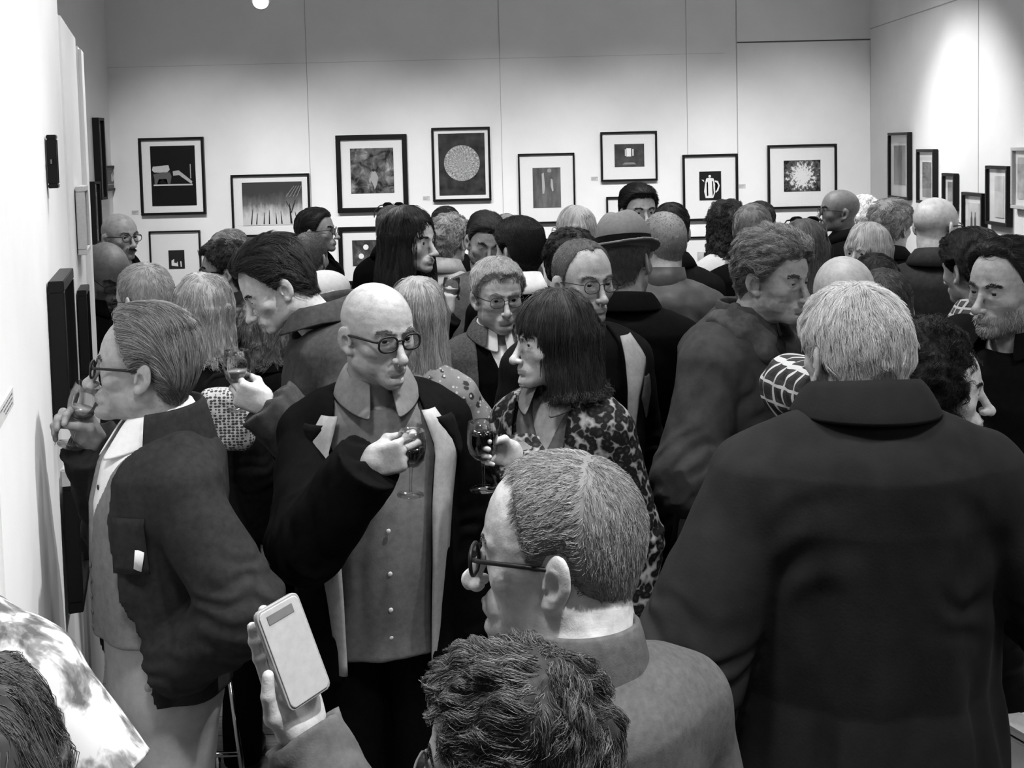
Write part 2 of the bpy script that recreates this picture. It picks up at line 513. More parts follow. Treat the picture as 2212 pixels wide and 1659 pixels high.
def grow(P0, vol, Hs, r, k):
    L = Hs.get('L', .02); flow = Hs.get('flow', 'crown'); lift = Hs.get('lift', .25); jit = Hs.get('jit', .25)
    N = len(P0); p = P0.astype(float); out = []
    ln = L * r.uniform(.55, 1.25, N)[:, None]; tgt = r.uniform(-.001, Hs.get('puff', .003), N)
    jv = r.normal(0, 1, (N, 3)) * jit
    crown = np.array(Hs.get('crownpt', (.01, .05, .118)))
    for s in range(k):
        d, n = sdf_grad(vol, p)
        if s == 0: p = p + n * (tgt - d)[:, None] * .7 - n * .002
        out.append(p.copy())
        if flow == 'crown': v = p - crown
        elif flow == 'back': v = np.stack([p[:, 0] * 1.2, np.full(N, .1), -np.clip(p[:, 1] + .02, 0, 1) * 1.6], 1)
        elif flow == 'side': v = np.stack([np.full(N, .1) * Hs.get('sgn', 1), (p[:, 1]) * .3 + .02, -np.abs(p[:, 0]) * .9], 1)
        elif flow == 'fwd': v = np.stack([p[:, 0] * .8, np.where(p[:, 1] < .05, -.1, .02), -np.clip(-p[:, 1], 0, 1) * .6 - np.clip(p[:, 1] - .03, 0, 1) * 2], 1)
        elif flow == 'up': v = n * .1 + np.stack([0 * p[:, 0], np.full(N, .03), np.full(N, .03)], 1)
        else:
            pc = p - np.array((0, .03, .1)); v = pc * np.array([.6, .6, .2]) + np.array([0, 0, -.12]) * np.clip((.13 - p[:, 2]) / .05, .1, 1)[:, None]
        v = v / (np.linalg.norm(v, axis=1, keepdims=True) + 1e-9)
        v = v + jv
        if flow != 'up': v = v - n * (v * n).sum(1, keepdims=True)
        v = v / (np.linalg.norm(v, axis=1, keepdims=True) + 1e-9)
        v = v + n * lift * (s + 1) / k
        v = v / (np.linalg.norm(v, axis=1, keepdims=True) + 1e-9)
        q = p + v * ln / (k - 1)
        if flow != 'up':
            dq = vol(q.astype(F32))
            q = q + n * np.maximum(tgt + lift * ln[:, 0] * .4 * (s + 1) / k - dq, -.004)[:, None] * .6
        p = q
        jv = jv * .8 + r.normal(0, 1, (N, 3)) * jit * .3
    S = np.stack(out, 1)
    cl = Hs.get('clump', 0)
    if cl:
        M = max(30, int(N / Hs.get('per', 28))); ci = r.choice(N, M, replace=False); c0 = S[ci, 0]
        near_ = np.concatenate([np.argmin(((S[a:a + 2000, None, 0] - c0[None]) ** 2).sum(2), 1) for a in range(0, N, 2000)])
        t = (np.linspace(0, 1, k) ** .7)[None, :, None] * cl * np.clip(r.normal(1, .15, N), .4, 1.1)[:, None, None]
        S = S * (1 - t) + (S[ci][near_] + (S[:, :1] - S[ci][near_][:, :1]) * .12) * t
    cr = Hs.get('curl', 0)
    if cr:
        t = np.gradient(S, axis=1); t /= np.linalg.norm(t, axis=2, keepdims=True) + 1e-9
        a = np.cross(t, np.array([.3, .5, .8])); a /= np.linalg.norm(a, axis=2, keepdims=True) + 1e-9
        b = np.cross(t, a)
        ph = (r.uniform(0, 6.28, (N, 1)) if not cl else r.uniform(0, 6.28, M)[near_][:, None] + r.normal(0, .5, (N, 1))) + np.linspace(0, 1, k)[None] * Hs.get('turns', 1.5) * 6.28 * (r.uniform(.7, 1.3, (N, 1)) if not cl else r.uniform(.6, 1.4, M)[near_][:, None])
        am = cr * (r.uniform(.5, 1.2, (N, 1)) if not cl else r.uniform(.4, 1.2, M)[near_][:, None]) * np.minimum(np.linspace(0, 2, k), 1)[None]
        S = S + (am * np.cos(ph))[:, :, None] * a + (am * np.sin(ph))[:, :, None] * b
    return S

# ------------------------------------------------------------------ hands (right hand: fingers +Y, back +Z, thumb -X)
POSES = {
    'relaxed': dict(b=[(18, 24, 14), (24, 28, 16), (30, 32, 18), (36, 34, 20)], t=[(-.022, .02, -.008), (-.044, .05, -.016), (-.05, .078, -.024), (-.049, .1, -.032)]),
    'grip': dict(b=[(52, 50, 26), (55, 54, 28), (58, 56, 28), (62, 56, 28)], t=[(-.02, .02, -.012), (-.04, .048, -.032), (-.034, .068, -.056), (-.02, .082, -.07)]),
    'phone': dict(b=[(4, 6, 5), (4, 6, 5), (5, 7, 6), (6, 8, 6)], t=[(-.024, .02, -.01), (-.047, .05, -.02), (-.05, .082, -.03), (-.044, .108, -.036)]),
}
FING = [(-.029, .086, (.042, .025, .021), .0092), (-.0095, .091, (.046, .029, .022), .0094), (.0105, .088, (.043, .027, .021), .009), (.0295, .079, (.034, .021, .019), .008)]
def hand_sdf(p, pose, fa=(0, -1, 0)):
    po = POSES[pose]
    d = rbox(p, (.0, .046, 0), (.037, .042, .0125), .012)
    d = smin(d, ell(p, (-.024, .034, -.011), (.017, .032, .014)), .014)
    d = smin(d, ell(p, (.026, .035, -.008), (.012, .032, .012)), .012)
    d = smin(d, cap(p, (0, .006, 0), np.asarray(fa) * .1, .0245, .031), .022)
    for i, (x, y, ph, r) in enumerate(FING):
        a = np.array([x, y - .012, -.001]); ang = 0
        sp = (x / .03) * .055
        f = None
        for j in range(3):
            ang += rad(po['b'][i][j])
            b = a + np.array([math.sin(sp) * math.cos(ang), math.cos(ang), -math.sin(ang)]) * (ph[j] + (.012 if j == 0 else 0))
            c = cap(p, a, b, r * (1 - .07 * j), r * (1 - .07 * (j + 1)))
            f = c if f is None else smin(f, c, .003)
            f = smin(f, sph(p, a, r * 1.06), .003)
            a = b
        d = smin(d, f, .0055)
    t = po['t']
    f = smin(cap(p, t[0], t[1], .014, .0115), cap(p, t[1], t[2], .0112, .0095), .006)
    f = smin(f, cap(p, t[2], t[3], .0098, .0082), .003)
    return smin(d, f, .009)

def hand_mesh(side, pose, W, Fd, Nd, vox, hs=1.0, E=None):
    Y = np.array(Fd, float); Y /= np.linalg.norm(Y)
    Z = -np.array(Nd, float); Z -= Y * np.dot(Y, Z); Z /= np.linalg.norm(Z)
    X = np.cross(Y, Z)
    M = np.stack([X, Y, Z], 1)
    fa = np.array((0, -1.0, 0)) if E is None else M.T @ ((np.asarray(E) - W) / (np.linalg.norm(np.asarray(E) - W) + 1e-9))
    if side == 'L': fa = fa * np.array([-1, 1, 1])
    lo = np.minimum((-.085, -.04, -.11), fa * .1 - .04); hi = np.maximum((.065, .205, .045), fa * .1 + .04)
    V, Q = mesh_sdf(lambda p: hand_sdf(p, pose, fa), lo, hi, vox / hs)
    if side == 'L': V = V * np.array([-1, 1, 1]); Q = Q[:, ::-1]
    return V * hs @ M.T + np.asarray(W), Q

# ------------------------------------------------------------------ bodies, in units of a 1.75 m person
TAB = {
    'm': [(.3, .185, .14, .0), (.6, .185, .14, .0), (.78, .178, .132, .008), (.92, .174, .13, .008), (1.05, .16, .12, -.004), (1.2, .168, .124, .0), (1.32, .178, .126, .006), (1.40, .17, .114, .014), (1.47, .12, .085, .02)],
    'f': [(.3, .185, .145, .0), (.6, .188, .145, .0), (.78, .186, .136, .01), (.92, .178, .13, .01), (1.06, .142, .108, -.002), (1.2, .145, .11, .0), (1.3, .155, .112, .006), (1.39, .148, .1, .014), (1.46, .105, .078, .02)],
}
def torso_at(z, J):
    T = TAB[J['sex']]
    zs = [t[0] for t in T]
    b, ft = J['broad'], J['fat']
    bel = np.exp(-((z - 1.06) / .14) ** 2) * (ft - 1)
    rx = np.interp(z, zs, [t[1] for t in T]) * b * (1 + .5 * bel)
    ry = np.interp(z, zs, [t[2] for t in T]) * (b * .5 + .5) * (1 + bel)
    cy = np.interp(z, zs, [t[3] for t in T]) - .05 * bel
    return rx, ry, cy

def front_y(x, z, J, off):
    rx, ry, cy = torso_at(z, J)
    return cy - (ry + off) * np.sqrt(np.clip(1 - (x / (rx + off)) ** 2, .02, 1))

def torso_sdf(p, J, off, zlo, zhi=1.46, flare=0.0):
    z = np.clip(p[:, 2], zlo - .02, 1.5)
    rx, ry, cy = torso_at(z, J)
    fl = off + flare * np.clip(1.0 - z, 0, 1)
    rx = (rx + fl).astype(F32); ry = (ry + fl).astype(F32)
    k = np.sqrt((p[:, 0] / rx) ** 2 + ((p[:, 1] - cy.astype(F32)) / ry) ** 2)
    d = (k - 1) * np.minimum(rx, ry)
    d = smax(d, (p[:, 2] - F32(zhi - .01 + off * .5)), .05)
    sx = J['sx']
    d = smin(d, cap(p, (-sx + .02, .015, 1.36), (sx - .02, .015, 1.36), .048 + off * .8), .06)
    q = p.copy(); q[:, 0] = np.abs(q[:, 0])
    d = smin(d, cap(q, (.0, .03, 1.45), (sx * .95, .015, 1.372), .05 + off * .6, .044 + off * .6), .04)
    if J['sex'] == 'f':
        d = smin(d, ell(q, (.07, -.085, 1.265), (.062 + off * .6, .058 + off * .6, .062)), .035)
    return d

def arm_sdf(p, S, E, W, off, r=(.058, .047, .036), cut=1.0, wr=0.0, seed=0):
    S, E, W = [np.asarray(a, F32) for a in (S, E, W)]
    r0, r1, r2 = [x + off for x in r]; r0 = r[0] - .004 + off * .5
    if cut >= 1:
        dr = (W - E) / (np.linalg.norm(W - E) + 1e-6)
        d = smin(cap(p, S, E, r0, r1), np.maximum(cap(p, E, W, r1, r2), (p - W) @ dr - F32(.004)), .02)
    else:
        M = S + (E - S) * F32(cut * 1.6)
        dr = (E - S) / (np.linalg.norm(E - S) + 1e-6)
        d = np.maximum(cap(p, S, E, r0, r1), (p - M) @ dr)
    if wr:
        g = np.exp(-(np.linalg.norm(p - E, axis=1) / .09) ** 2) + .7 * np.exp(-(np.linalg.norm(p - W, axis=1) / .08) ** 2)
        ax = (p - E) @ ((W - S) / np.linalg.norm(W - S))
        d = d + (wr * 1.6 * g * np.sin(ax * 140 + 3 * vnoise(p, (18,) * 3, seed))).astype(F32)
    return d

def legs_sdf(p, J, off, zlo):
    q = p.copy(); q[:, 0] = np.abs(q[:, 0])
    hx = .088 * (J['broad'] * .5 + .5)
    d = smin(cap(q, (hx, .005, .88), (hx + .004, -.01, .48), .085 + off, .06 + off), cap(q, (hx + .004, -.01, .48), (hx + .008, .02, .05), .06 + off, .05 + off * 1.3), .03)
    return np.maximum(d, F32(zlo) - p[:, 2])

def garment(g, J, vox, k):
    off = g.get('off', .012); hem = g.get('hem', .85); seed = g.get('seed', 1)
    wr = g.get('wr', .004); n0 = J['n0']
    top = g.get('top', 1.46)
    op = g.get('open')
    nr = g.get('nr', .068)
    vneck = g.get('vneck')
    def f(p):
        d = torso_sdf(p, J, off, hem, top, g.get('flare', 0.05))
        if g.get('hipcut'): d = np.maximum(d, -(p[:, 2] - hem))
        if wr:
            d = d + F32(wr) * (vnoise(p, (14, 14, 5), seed) + .6 * vnoise(p, (30, 30, 12), seed + 3))
            an = np.arctan2(p[:, 0], p[:, 1])
            fold = np.sin(an * 7 + 3.2 * vnoise(p, (4, 4, 2.2), seed + 1) + seed) + .6 * np.sin(an * 13 + p[:, 2] * 5 + 3 * vnoise(p, (7, 7, 3), seed + 2))
            d = d + (F32(wr * .9) * fold * np.clip((1.4 - p[:, 2]) * 2.6, 0, 1)).astype(F32)
            q_ = np.abs(p[:, 0]) * 26 + (p[:, 2] - 1.3) * 34 + 2.5 * vnoise(p, (9,) * 3, seed + 5)
            d = d + (F32(wr * .5) * np.sin(q_ * 2) * np.exp(-((np.abs(p[:, 0]) - .13) / .06) ** 2 - ((p[:, 2] - 1.26) / .1) ** 2)).astype(F32)
        d = smax(d, F32(hem) - p[:, 2], .006)
        if op:
            w = np.interp(p[:, 2], [a for a, _ in op], [b for _, b in op]).astype(F32)
            xc = F32(g.get('openx', 0)) + F32(g.get('openk', 0)) * (p[:, 2] - 1.2)
            d = smax(d, -np.maximum(np.abs(p[:, 0] - xc) - w, p[:, 1] - F32(g.get('opdep', .0))), .004)
        d = smax(d, -cap(p, n0 + np.array((0, -.012, -.03)), n0 + np.array((0, -.02, .2)), nr, nr + .01), .01)
        if vneck:
            w = np.clip((p[:, 2] - vneck) * .42, -1, .09)
            d = smax(d, -np.maximum(np.abs(p[:, 0]) - w, p[:, 1]), .006)
        sl = g.get('sleeve', 1)
        if sl:
            for s in ('L', 'R'):
                S, E, W = J['arm' + s]
                a = arm_sdf(p, S, E, W, off + g.get('soff', .004), cut=sl, wr=wr * .9, seed=seed)
                if wr: a = a + F32(wr * .7) * vnoise(p, (22, 22, 16), seed + 6)
                d = smin(d, a, .02 if not op else .014)
        return d
    pts = [np.array((x, y, z)) for x in (-.3, .3) for y in (-.26, .26) for z in (hem - .03, 1.56)]
    for s in ('L', 'R'): pts += list(J['arm' + s])
    pts = np.array(pts); lo = pts.min(0) - .1; hi = pts.max(0) + .1; lo[2] = min(hem, pts[:, 2].min() if g.get('sleeve', 1) >= 1 else hem) - .03
    return mesh_sdf(f, lo, hi, vox / k)

def collar_parts(kind, J, n=40):
    """rows of points around the neck; returns list of (V,F,m)"""
    n0 = J['n0']; out = []
    def rows(gap, spec, front=0):
        a = np.linspace(gap, 2 * math.pi - gap, n)
        R = []
        for rx, ry, z, zb, yf in spec:   # zb: extra height at the back, yf: extra drop/forward at the front
            fr = np.clip((np.cos(a) - .1) / .9, 0, 1) ** 1.5
            sd = np.sign(np.sin(a))
            x = n0[0] + rx * np.sin(a) * -1 + 0 * fr
            y = n0[1] - ry * np.cos(a) - yf * fr
            zz = n0[2] + z + zb * (1 - np.cos(a)) / 2 - yf * 1.1 * fr
            R.append(np.stack([x, y, zz], 1))
        return np.stack(R, 0)
    if kind == 'shirt':
        G = rows(.16, [(.066, .066, .0, .02, .0), (.064, .064, .038, .03, -.004), (.07, .072, .042, .03, .0), (.082, .088, .012, .018, .018), (.092, .102, -.012, .012, .034)])
    elif kind == 'bigshirt':
        G = rows(.3, [(.07, .07, -.005, .02, .0), (.068, .068, .034, .035, 0), (.076, .08, .04, .035, .0), (.094, .104, .01, .014, .022), (.106, .118, -.012, .004, .036)])
    elif kind == 'stand':
        G = rows(.3, [(.078, .08, -.025, .0, .0), (.071, .074, .01, .012, 0), (.069, .072, .042, .02, .0), (.075, .078, .044, .02, 0), (.081, .084, .01, .012, 0), (.095, .098, -.035, 0, 0)])
    elif kind == 'highstand':
        G = rows(1.0, [(.1, .1, -.02, .0, .0), (.094, .096, .02, .012, 0), (.09, .092, .05, .02, .0), (.097, .1, .052, .018, 0), (.108, .11, .01, .01, 0), (.125, .125, -.03, 0, 0)])
    elif kind == 'turtle':
        G = rows(.0, [(.08, .08, -.03, .0, .0), (.07, .072, .01, .012, 0), (.066, .07, .045, .02, .0), (.072, .076, .048, .02, 0), (.08, .084, .01, .012, 0), (.1, .1, -.04, 0, 0)])
    elif kind == 'coat':
        G = rows(.55, [(.08, .085, -.02, .01, .0), (.074, .078, .03, .036, 0), (.08, .086, .038, .038, .0), (.098, .104, .02, .024, .02), (.113, .119, -.004, .012, .035)])
    elif kind == 'polo':
        G = rows(.35, [(.07, .07, -.01, .01, .0), (.068, .07, .02, .022, 0), (.076, .08, .022, .022, .0), (.098, .108, -.02, .002, .03)])
    V, Fc, m = grid(G)
    return [(V, Fc, m)]

def ik(S, W, l1, l2, pole):
    S, W = np.asarray(S, float), np.asarray(W, float)
    d = W - S; L = np.linalg.norm(d); mx = (l1 + l2) * .995
    if L > mx: W = S + d / L * mx; d = W - S; L = mx
    a = (l1 * l1 - l2 * l2 + L * L) / (2 * L); h = math.sqrt(max(l1 * l1 - a * a, 0))
    u = d / L; pl = np.asarray(pole, float); pl = pl - u * np.dot(u, pl); pl /= np.linalg.norm(pl) + 1e-9
    return S + u * a + pl * h, W

def eyeglasses(parent, hm, kind, far, P, lens=None):
    w = P['w']; thick = {'thin': .0012, 'mid': .0018, 'thick': .0027}[kind.split('_')[0]]
    if far: thick = max(thick, .0016)
    shade = .012 if 'light' not in kind else .25
    parts = []
    for s in (-1, 1):
        a = np.linspace(0, 2 * math.pi, 24, endpoint=False)
        sq = 1 + .12 * np.cos(4 * (a - .0)) * 0 + .1 * np.abs(np.sin(2 * a))
        xx = .0245 * np.cos(a) * sq; zz = .0185 * np.sin(a) * sq
        rim = np.stack([s * .033 + xx, -.1065 + .18 * np.abs(s * .033 + xx) ** 1 * .35 - .0, zz - .004], 1)
        parts.append(tube(rim, thick, 6, 0, closed=True))
        hx = .0785 * w
        parts.append(tube([(s * .058, -.0985, .003), (s * (.066 * w), -.088, .004), (s * hx, -.03, .003), (s * hx, .012, -.002), (s * (hx - .001), .03, -.022)], thick * 1.15, 6, 0))
    parts.append(tube([(-.0105, -.1065, .001), (0, -.109, .004), (.0105, -.1065, .001)], thick, 6, 0))
    parts = [(hm(V), Fc, m) for V, Fc, m in parts]
    o = mk('eyeglasses', parts, plain('eyeglass_frame', shade, .45, .25), parent)
    if not far:
        for s in (-1, 1):
            G = np.array([[(s * .033 + r * .0245 * math.cos(t) * (1 + .1 * abs(math.sin(2 * t))), -.1065 + .063 * abs(s * .033 + r * .0245 * math.cos(t)) - .002 * (1 - r * r), r * .0185 * math.sin(t) * (1 + .1 * abs(math.sin(2 * t))) - .004) for t in np.linspace(0, 2 * math.pi, 21)] for r in (.02, .5, .98)])
            V, Fc, m = grid(G)
            mk('lens', [(hm(V), Fc, m)], lens or glassmat('lens_glass', .35, .96), o)
    return o

STATS = []
def person(label, px, py, Y, hy=0, hp=0, ht=0, by=None, s=1.0, sex='m', broad=1.0, fat=1.0, skinv=.36, fc=None, hair=None, haircol=.1,
           beard=None, brow=None, eyew=None, wear=(), legs=None, arms=None, hoff=(0, 0, 0), shoes=.012, group=None, armw=1.0, beardcol=None, bx=None, detail=1.0):
    r = np.random.default_rng(int(abs(px) * 7 + abs(py)))
    P = fc or face()
    P = dict(P)
    for kk, a in (('w', .03), ('jw', .05), ('nose', .1)): P[kk] = P[kk] * (1 + r.uniform(-a, a))
    by = hy if by is None else by
    top = (hair or {}).get('th', (.0, 0, 0))[0] if hair and hair['style'] in ('short', 'curly') else ((hair or {}).get('t', 0) if hair and hair['style'] not in ('monk',) else 0)
    crown = at(px, py, Y)
    hz = crown[2] - (.118 + top) * s * (1 - .06 * abs(math.sin(rad(hp))))
    hu = np.array((0, -.03, 1.62 + .118 * (1 - s) * -1.0)) + np.array(hoff)
    k = hz / hu[2]
    Rb = rotz(rad(by))
    hc = np.array([crown[0], crown[1], hz])
    root = hc - Rb @ (hu * k); root[2] = 0
    if bx is not None: pass
    STATS.append((label, round(crown[2], 2), root[:2].round(2), k, broad, by))
    o = empty('person', root, rad(by)); tag(o, label, 'person', group)
    far = Y > 4.4
    hv = max(.0025, Y * .0009) * (1 if not far else 1.05) / detail
    toloc = lambda w: (Rb.T @ (np.asarray(w, float) - root)) / k
    J = dict(sex=sex, broad=broad, fat=fat, sx=(.172 if sex == 'm' else .15) * broad, n0=np.array((0, .012, 1.468)) + np.array(hoff) * np.array((.35, .35, .0)))
    Rh = rotz(rad(hy - by)) @ rotx(rad(hp)) @ roty(rad(ht))
    hcl = hu * k
    hm = lambda V: (np.asarray(V, float) * s) @ Rh.T + hcl
    inv = lambda w: (Rh.T @ (np.asarray(w) - hcl)) / s
    # arms
    hands = {}
    for sd, sg in (('L', 1), ('R', -1)):
        S = np.array((sg * (J['sx'] - .006), .015, 1.36)); a = (arms or {}).get(sd)
        if a is None:
            E = S + np.array((sg * .05 * armw, .03, -.285)); W = E + np.array((sg * .012, -.05, -.245))
            hands[sd] = dict(W=W, F=(0, -.15, -1), N=(-sg, -.1, 0), pose='relaxed')
        elif 'loc' in a:
            E, W = [np.array(x, float) for x in a['loc']]
            if a.get('F') is not None: hands[sd] = dict(W=W, F=a['F'], N=a['N'], pose=a.get('pose', 'relaxed'))
        else:
            Wl = toloc(a['W']); E, W = ik(S, Wl, .29, .265, Rb.T @ np.asarray(a.get('pole', (0, 0, -1)), float))
            if 'E' in a: E = toloc(a['E']); W = Wl
            hands[sd] = dict(W=W, F=Rb.T @ np.asarray(a['F'], float), N=Rb.T @ np.asarray(a['N'], float), pose=a.get('pose', 'grip'))
        J['arm' + sd] = (S, E, W)
    # body: head and neck, trunk and limbs, hands
    n1 = inv(np.array((J['n0'][0], .022 + .3 * hoff[1], 1.42)) * k)
    nr = (.058, .064) if sex == 'm' else (.048, .054)
    if P['fat'] > 0: nr = (nr[0] + .008 * P['fat'], nr[1] + .01 * P['fat'])
    P['neck'] = (np.array((0, .024, -.06)), n1, nr[0] * P.get('neckw', 1), nr[1] * P.get('neckw', 1))
    lo = np.minimum((-.105, -.15, -.14), n1 - .08); hi = np.maximum((.105, .13, .135), n1 + .08)
    V, Q = mesh_sdf(lambda p: head_sdf(p, P), lo, hi, hv)
    HV, HQ = V.astype(float), Q
    cen = HV[HQ].mean(1)
    mi = np.zeros(len(HQ), int)
    lip = np.minimum(cap(np.abs(cen.astype(F32)) * np.array((1, -1, -1), F32), (0, -.1045, -.0705), (.021, -.0945, -.0745), .0046), cap(np.abs(cen.astype(F32)) * np.array((1, -1, -1), F32), (0, -.1025, -.0805), (.019, -.0945, -.0765), .0056))
    mi[(lip < .001) & (cen[:, 2] < -.06) & (cen[:, 1] < -.085)] = 1
    parts = [(hm(HV), HQ, mi)]
    bv = .014 if Y < 4 else .018
    def bf(p):
        d = smin(smax(torso_sdf(p, J, -.006, .82), F32(.84) - p[:, 2], .05), legs_sdf(p, J, -.022, .06), .03)
        for sd in 'LR': d = smin(d, arm_sdf(p, *J['arm' + sd], -.006, r=(.054, .042, .03)), .03)
        return d
    pts = np.array([(-.28, -.2, .02), (.28, .2, 1.52)] + [x for sd in 'LR' for x in J['arm' + sd]])
    V, Q = mesh_sdf(bf, pts.min(0) - .07, pts.max(0) + .07, bv)
    parts.append((V * k, Q, 0))
    for sd, h in hands.items():
        V, Q = hand_mesh(sd, h['pose'], h['W'] * k, h['F'], h['N'], max(.0024, Y * .0011) if Y < 4.5 else .007, h.get('hs', .97 if sex == 'm' else .88), J['arm' + sd][1] * k)
        parts.append((V, Q, 0))
    mk('body', parts, [skin(skinv), plain('lip', skinv * .72, .45)], o)
    # eyes
    facing = abs(((hy + 180) % 360) - 180)
    if facing < 125:
        for sg in (-1, 1):
            V, Fc, _ = sphere((0, 0, 0), 1, 20)
            V = V[:, [0, 2, 1]] * np.array([1, -1, 1]); 
            c = V[Fc].mean(1); m = np.where(-c[:, 1] > .84, 1, 0)
            V = V @ (rotz(rad(P.get('gaze', 0)))).T
            mk('eye', [(hm(V * .0128 + np.array((sg * .032, -.0764, -.001))), Fc, m)], [plain('sclera', .34, .2, .5), plain('iris', .015, .15, .6)], o)
    # hair
    hp_, hmats = [], []
    near = max(.35, min(1.0, 2.6 / Y))
    if hair:
        vol, masked = hair_volume(hair, P)
        ze = hair.get('zend', -.12) - .02
        V, Q = mesh_sdf(masked, (-.17, -.17, min(ze, -.12)), (.17, .19, .19), max(hv * 1.1, .0032))
        if len(V):
            V = V.astype(float)
            hp_.append((hm(V), Q, 2))
            N = int(hair.get('N', 8000) * near); kseg = hair.get('k', 6)
            P0 = sample_faces(V, Q, N, r)
            q = quick_head(P0.astype(F32), P['w'], P['jw']); P0 = P0[(q > -.002) | (P0[:, 2] < -.09)]
            S = grow(P0, vol, hair, r, kseg)
            mk_ = masked(S.reshape(-1, 3).astype(F32)).reshape(S.shape[:2]) - vol(S.reshape(-1, 3).astype(F32)).reshape(S.shape[:2])
            mk_ = np.maximum(mk_, vol(S.reshape(-1, 3).astype(F32)).reshape(S.shape[:2]) - hair.get('ovv', .03))
            okm = mk_ < hair.get('over', .012); okm[:, :2] = True
            last = np.where(okm.all(1), kseg - 1, np.argmin(okm, 1) - 1)
            ii = np.minimum(np.arange(kseg)[None], last[:, None])
            S = np.take_along_axis(S, ii[:, :, None], 1) + np.linspace(0, .0004, kseg)[None, :, None]
            wd = hair.get('wd', .0005) * max(1, Y / 2.4) ** .9
            Vs, Qs, _ = strands_mesh(S, wd, wd * .35)
            hp_.append((hm(Vs), Qs, 0))
    hmats.append(hairmat(haircol, *(hair or {}).get('var', (.5, 1.7))))
    bcol = haircol if brow is None else brow
    hmats.append(hairmat(bcol)); hmats.append(plain('hair_under', haircol * (.85 if haircol > .12 else .6), .6, .2)); hmats.append(hairmat(beardcol if beardcol is not None else bcol))
    def facial(test, N, L, wd, v, lift, mi_=1):
        c = HV[HQ].mean(1); wgt = test(c).astype(float)
        if wgt.sum() < 3: return
        P0 = sample_faces(HV, HQ, int(N), r, wgt)
        hf = lambda p: head_sdf(p, P)
        _, n = sdf_grad(hf, P0, .003)
        v = np.asarray(v(P0), float); v = v / (np.linalg.norm(v, axis=1, keepdims=True) + 1e-9) + r.normal(0, .25, P0.shape)
        v = v - n * (v * n).sum(1, keepdims=True) * .9; v = v / np.linalg.norm(v, axis=1, keepdims=True) + n * lift
        t = np.linspace(0, 1, 3)[None, :, None]
        ll = (L * r.uniform(.6, 1.2, len(P0)))[:, None, None]
        S = P0[:, None] + v[:, None] * t * ll - n[:, None] * .0008
        Vs, Qs, _ = strands_mesh(S, wd, wd * .4)
        hp_.append((hm(Vs), Qs, mi_))
    if facing < 135:
        bz = lambda c: .0185 + .004 * np.sin(np.clip((np.abs(c[:, 0]) - .014) / .034, 0, 1) * 3.14)
        facial(lambda c: (np.abs(c[:, 2] - bz(c)) < .0038) & (np.abs(np.abs(c[:, 0]) - .031) < .018) & (c[:, 1] < -.055), 320 * near + 60, .009, .0007 * max(1, Y / 3), lambda p: np.stack([np.sign(p[:, 0]), np.full(len(p), .3), np.full(len(p), .25)], 1), .25)
    if beard:
        kind, bl = beard
        bt = {'full': lambda c: (c[:, 2] < -.045 - .35 * np.clip(c[:, 1] + .09, 0, 1) * 0) & (c[:, 2] > -.13) & (c[:, 1] < .0) & (np.abs(c[:, 0]) < .075) & ~((np.abs(c[:, 0]) < .02) & (np.abs(c[:, 2] + .0755) < .009)) & ((c[:, 2] < -.058) | (np.abs(c[:, 0]) > .05)),
              'moustache': lambda c: (np.abs(c[:, 0]) < .026) & (c[:, 2] < -.057) & (c[:, 2] > -.0685) & (c[:, 1] < -.085),
              'goatee': lambda c: (np.abs(c[:, 0]) < .03) & (c[:, 2] < -.056) & (c[:, 2] > -.125) & (c[:, 1] < -.07) & ~((np.abs(c[:, 0]) < .019) & (np.abs(c[:, 2] + .0755) < .009))}[kind]
        facial(bt, {'full': 2600, 'moustache': 500, 'goatee': 1000}[kind] * near, bl, .0007 * max(1, Y / 3), lambda p: np.stack([p[:, 0] * 4, np.full(len(p), -.15), np.full(len(p), -1.0)], 1), .35, 3)
    if hp_:
        mk('hair', hp_, hmats, o)
    if eyew: eyeglasses(o, hm, eyew, far, P)
    # clothes
    gv = max(.005, Y * .0019) / detail
    for g in wear:
        V, Q = garment(g, J, g.get('vox', gv), k)
        go = mk(g['n'], [(V * k, Q, 0)], [g['mat']], o)
        g['obj'] = go
        if g.get('collar'):
            cp = collar_parts(g['collar'], J)
            c = mk('collar', [(V * k, Fc, 0) for V, Fc, m in cp], [g.get('cmat', g['mat'])], go)
            sm = c.modifiers.new('thick', 'SOLIDIFY'); sm.thickness = .004
            if far is False:
                ss = c.modifiers.new('sub', 'SUBSURF'); ss.levels = 1; ss.render_levels = 1
    lm, lo_ = (legs or ('trousers', MT['black']))
    if lm == 'trousers':
        f = lambda p: smin(smax(np.maximum(torso_sdf(p, J, -.003, .84, 1.46, 0), p[:, 2] - 1.06), F32(.84) - p[:, 2], .06), legs_sdf(p, J, .012, .03), .03) + F32(.006) * vnoise(p, (14, 14, 9), 2) * np.clip((.86 - p[:, 2]) * 8, .0, 1)
        V, Q = mesh_sdf(f, (-.3, -.2, .01), (.3, .24, 1.1), max(.009, Y * .0026) if Y > 2.6 else .007)
    else:
        zb = .35
        f = lambda p: np.maximum(np.maximum(torso_sdf(p, J, .012, zb, 1.46, .12), p[:, 2] - 1.02), zb - p[:, 2]) + F32(.006) * vnoise(p, (16, 16, 3), 2)
        V, Q = mesh_sdf(f, (-.34, -.3, zb - .03), (.34, .3, 1.06), .012)
    mk(lm, [(V * k, Q, 0)], [lo_], o)
    hx = .096
    for sg in (-1, 1):
        f = lambda p: smax(smin(ell(p, (sg * hx, -.055, .03), (.046, .115, .045)), cap(p, (sg * hx, .03, .04), (sg * hx, .03, .1), .042, .045), .03), -p[:, 2], .004)
        V, Q = mesh_sdf(f, (sg * hx - .07, -.2, -.01), (sg * hx + .07, .1, .15), .012)
        mk('shoe', [(V * k, Q, 0)], [plain('shoe_leather', shoes, .4)], o)
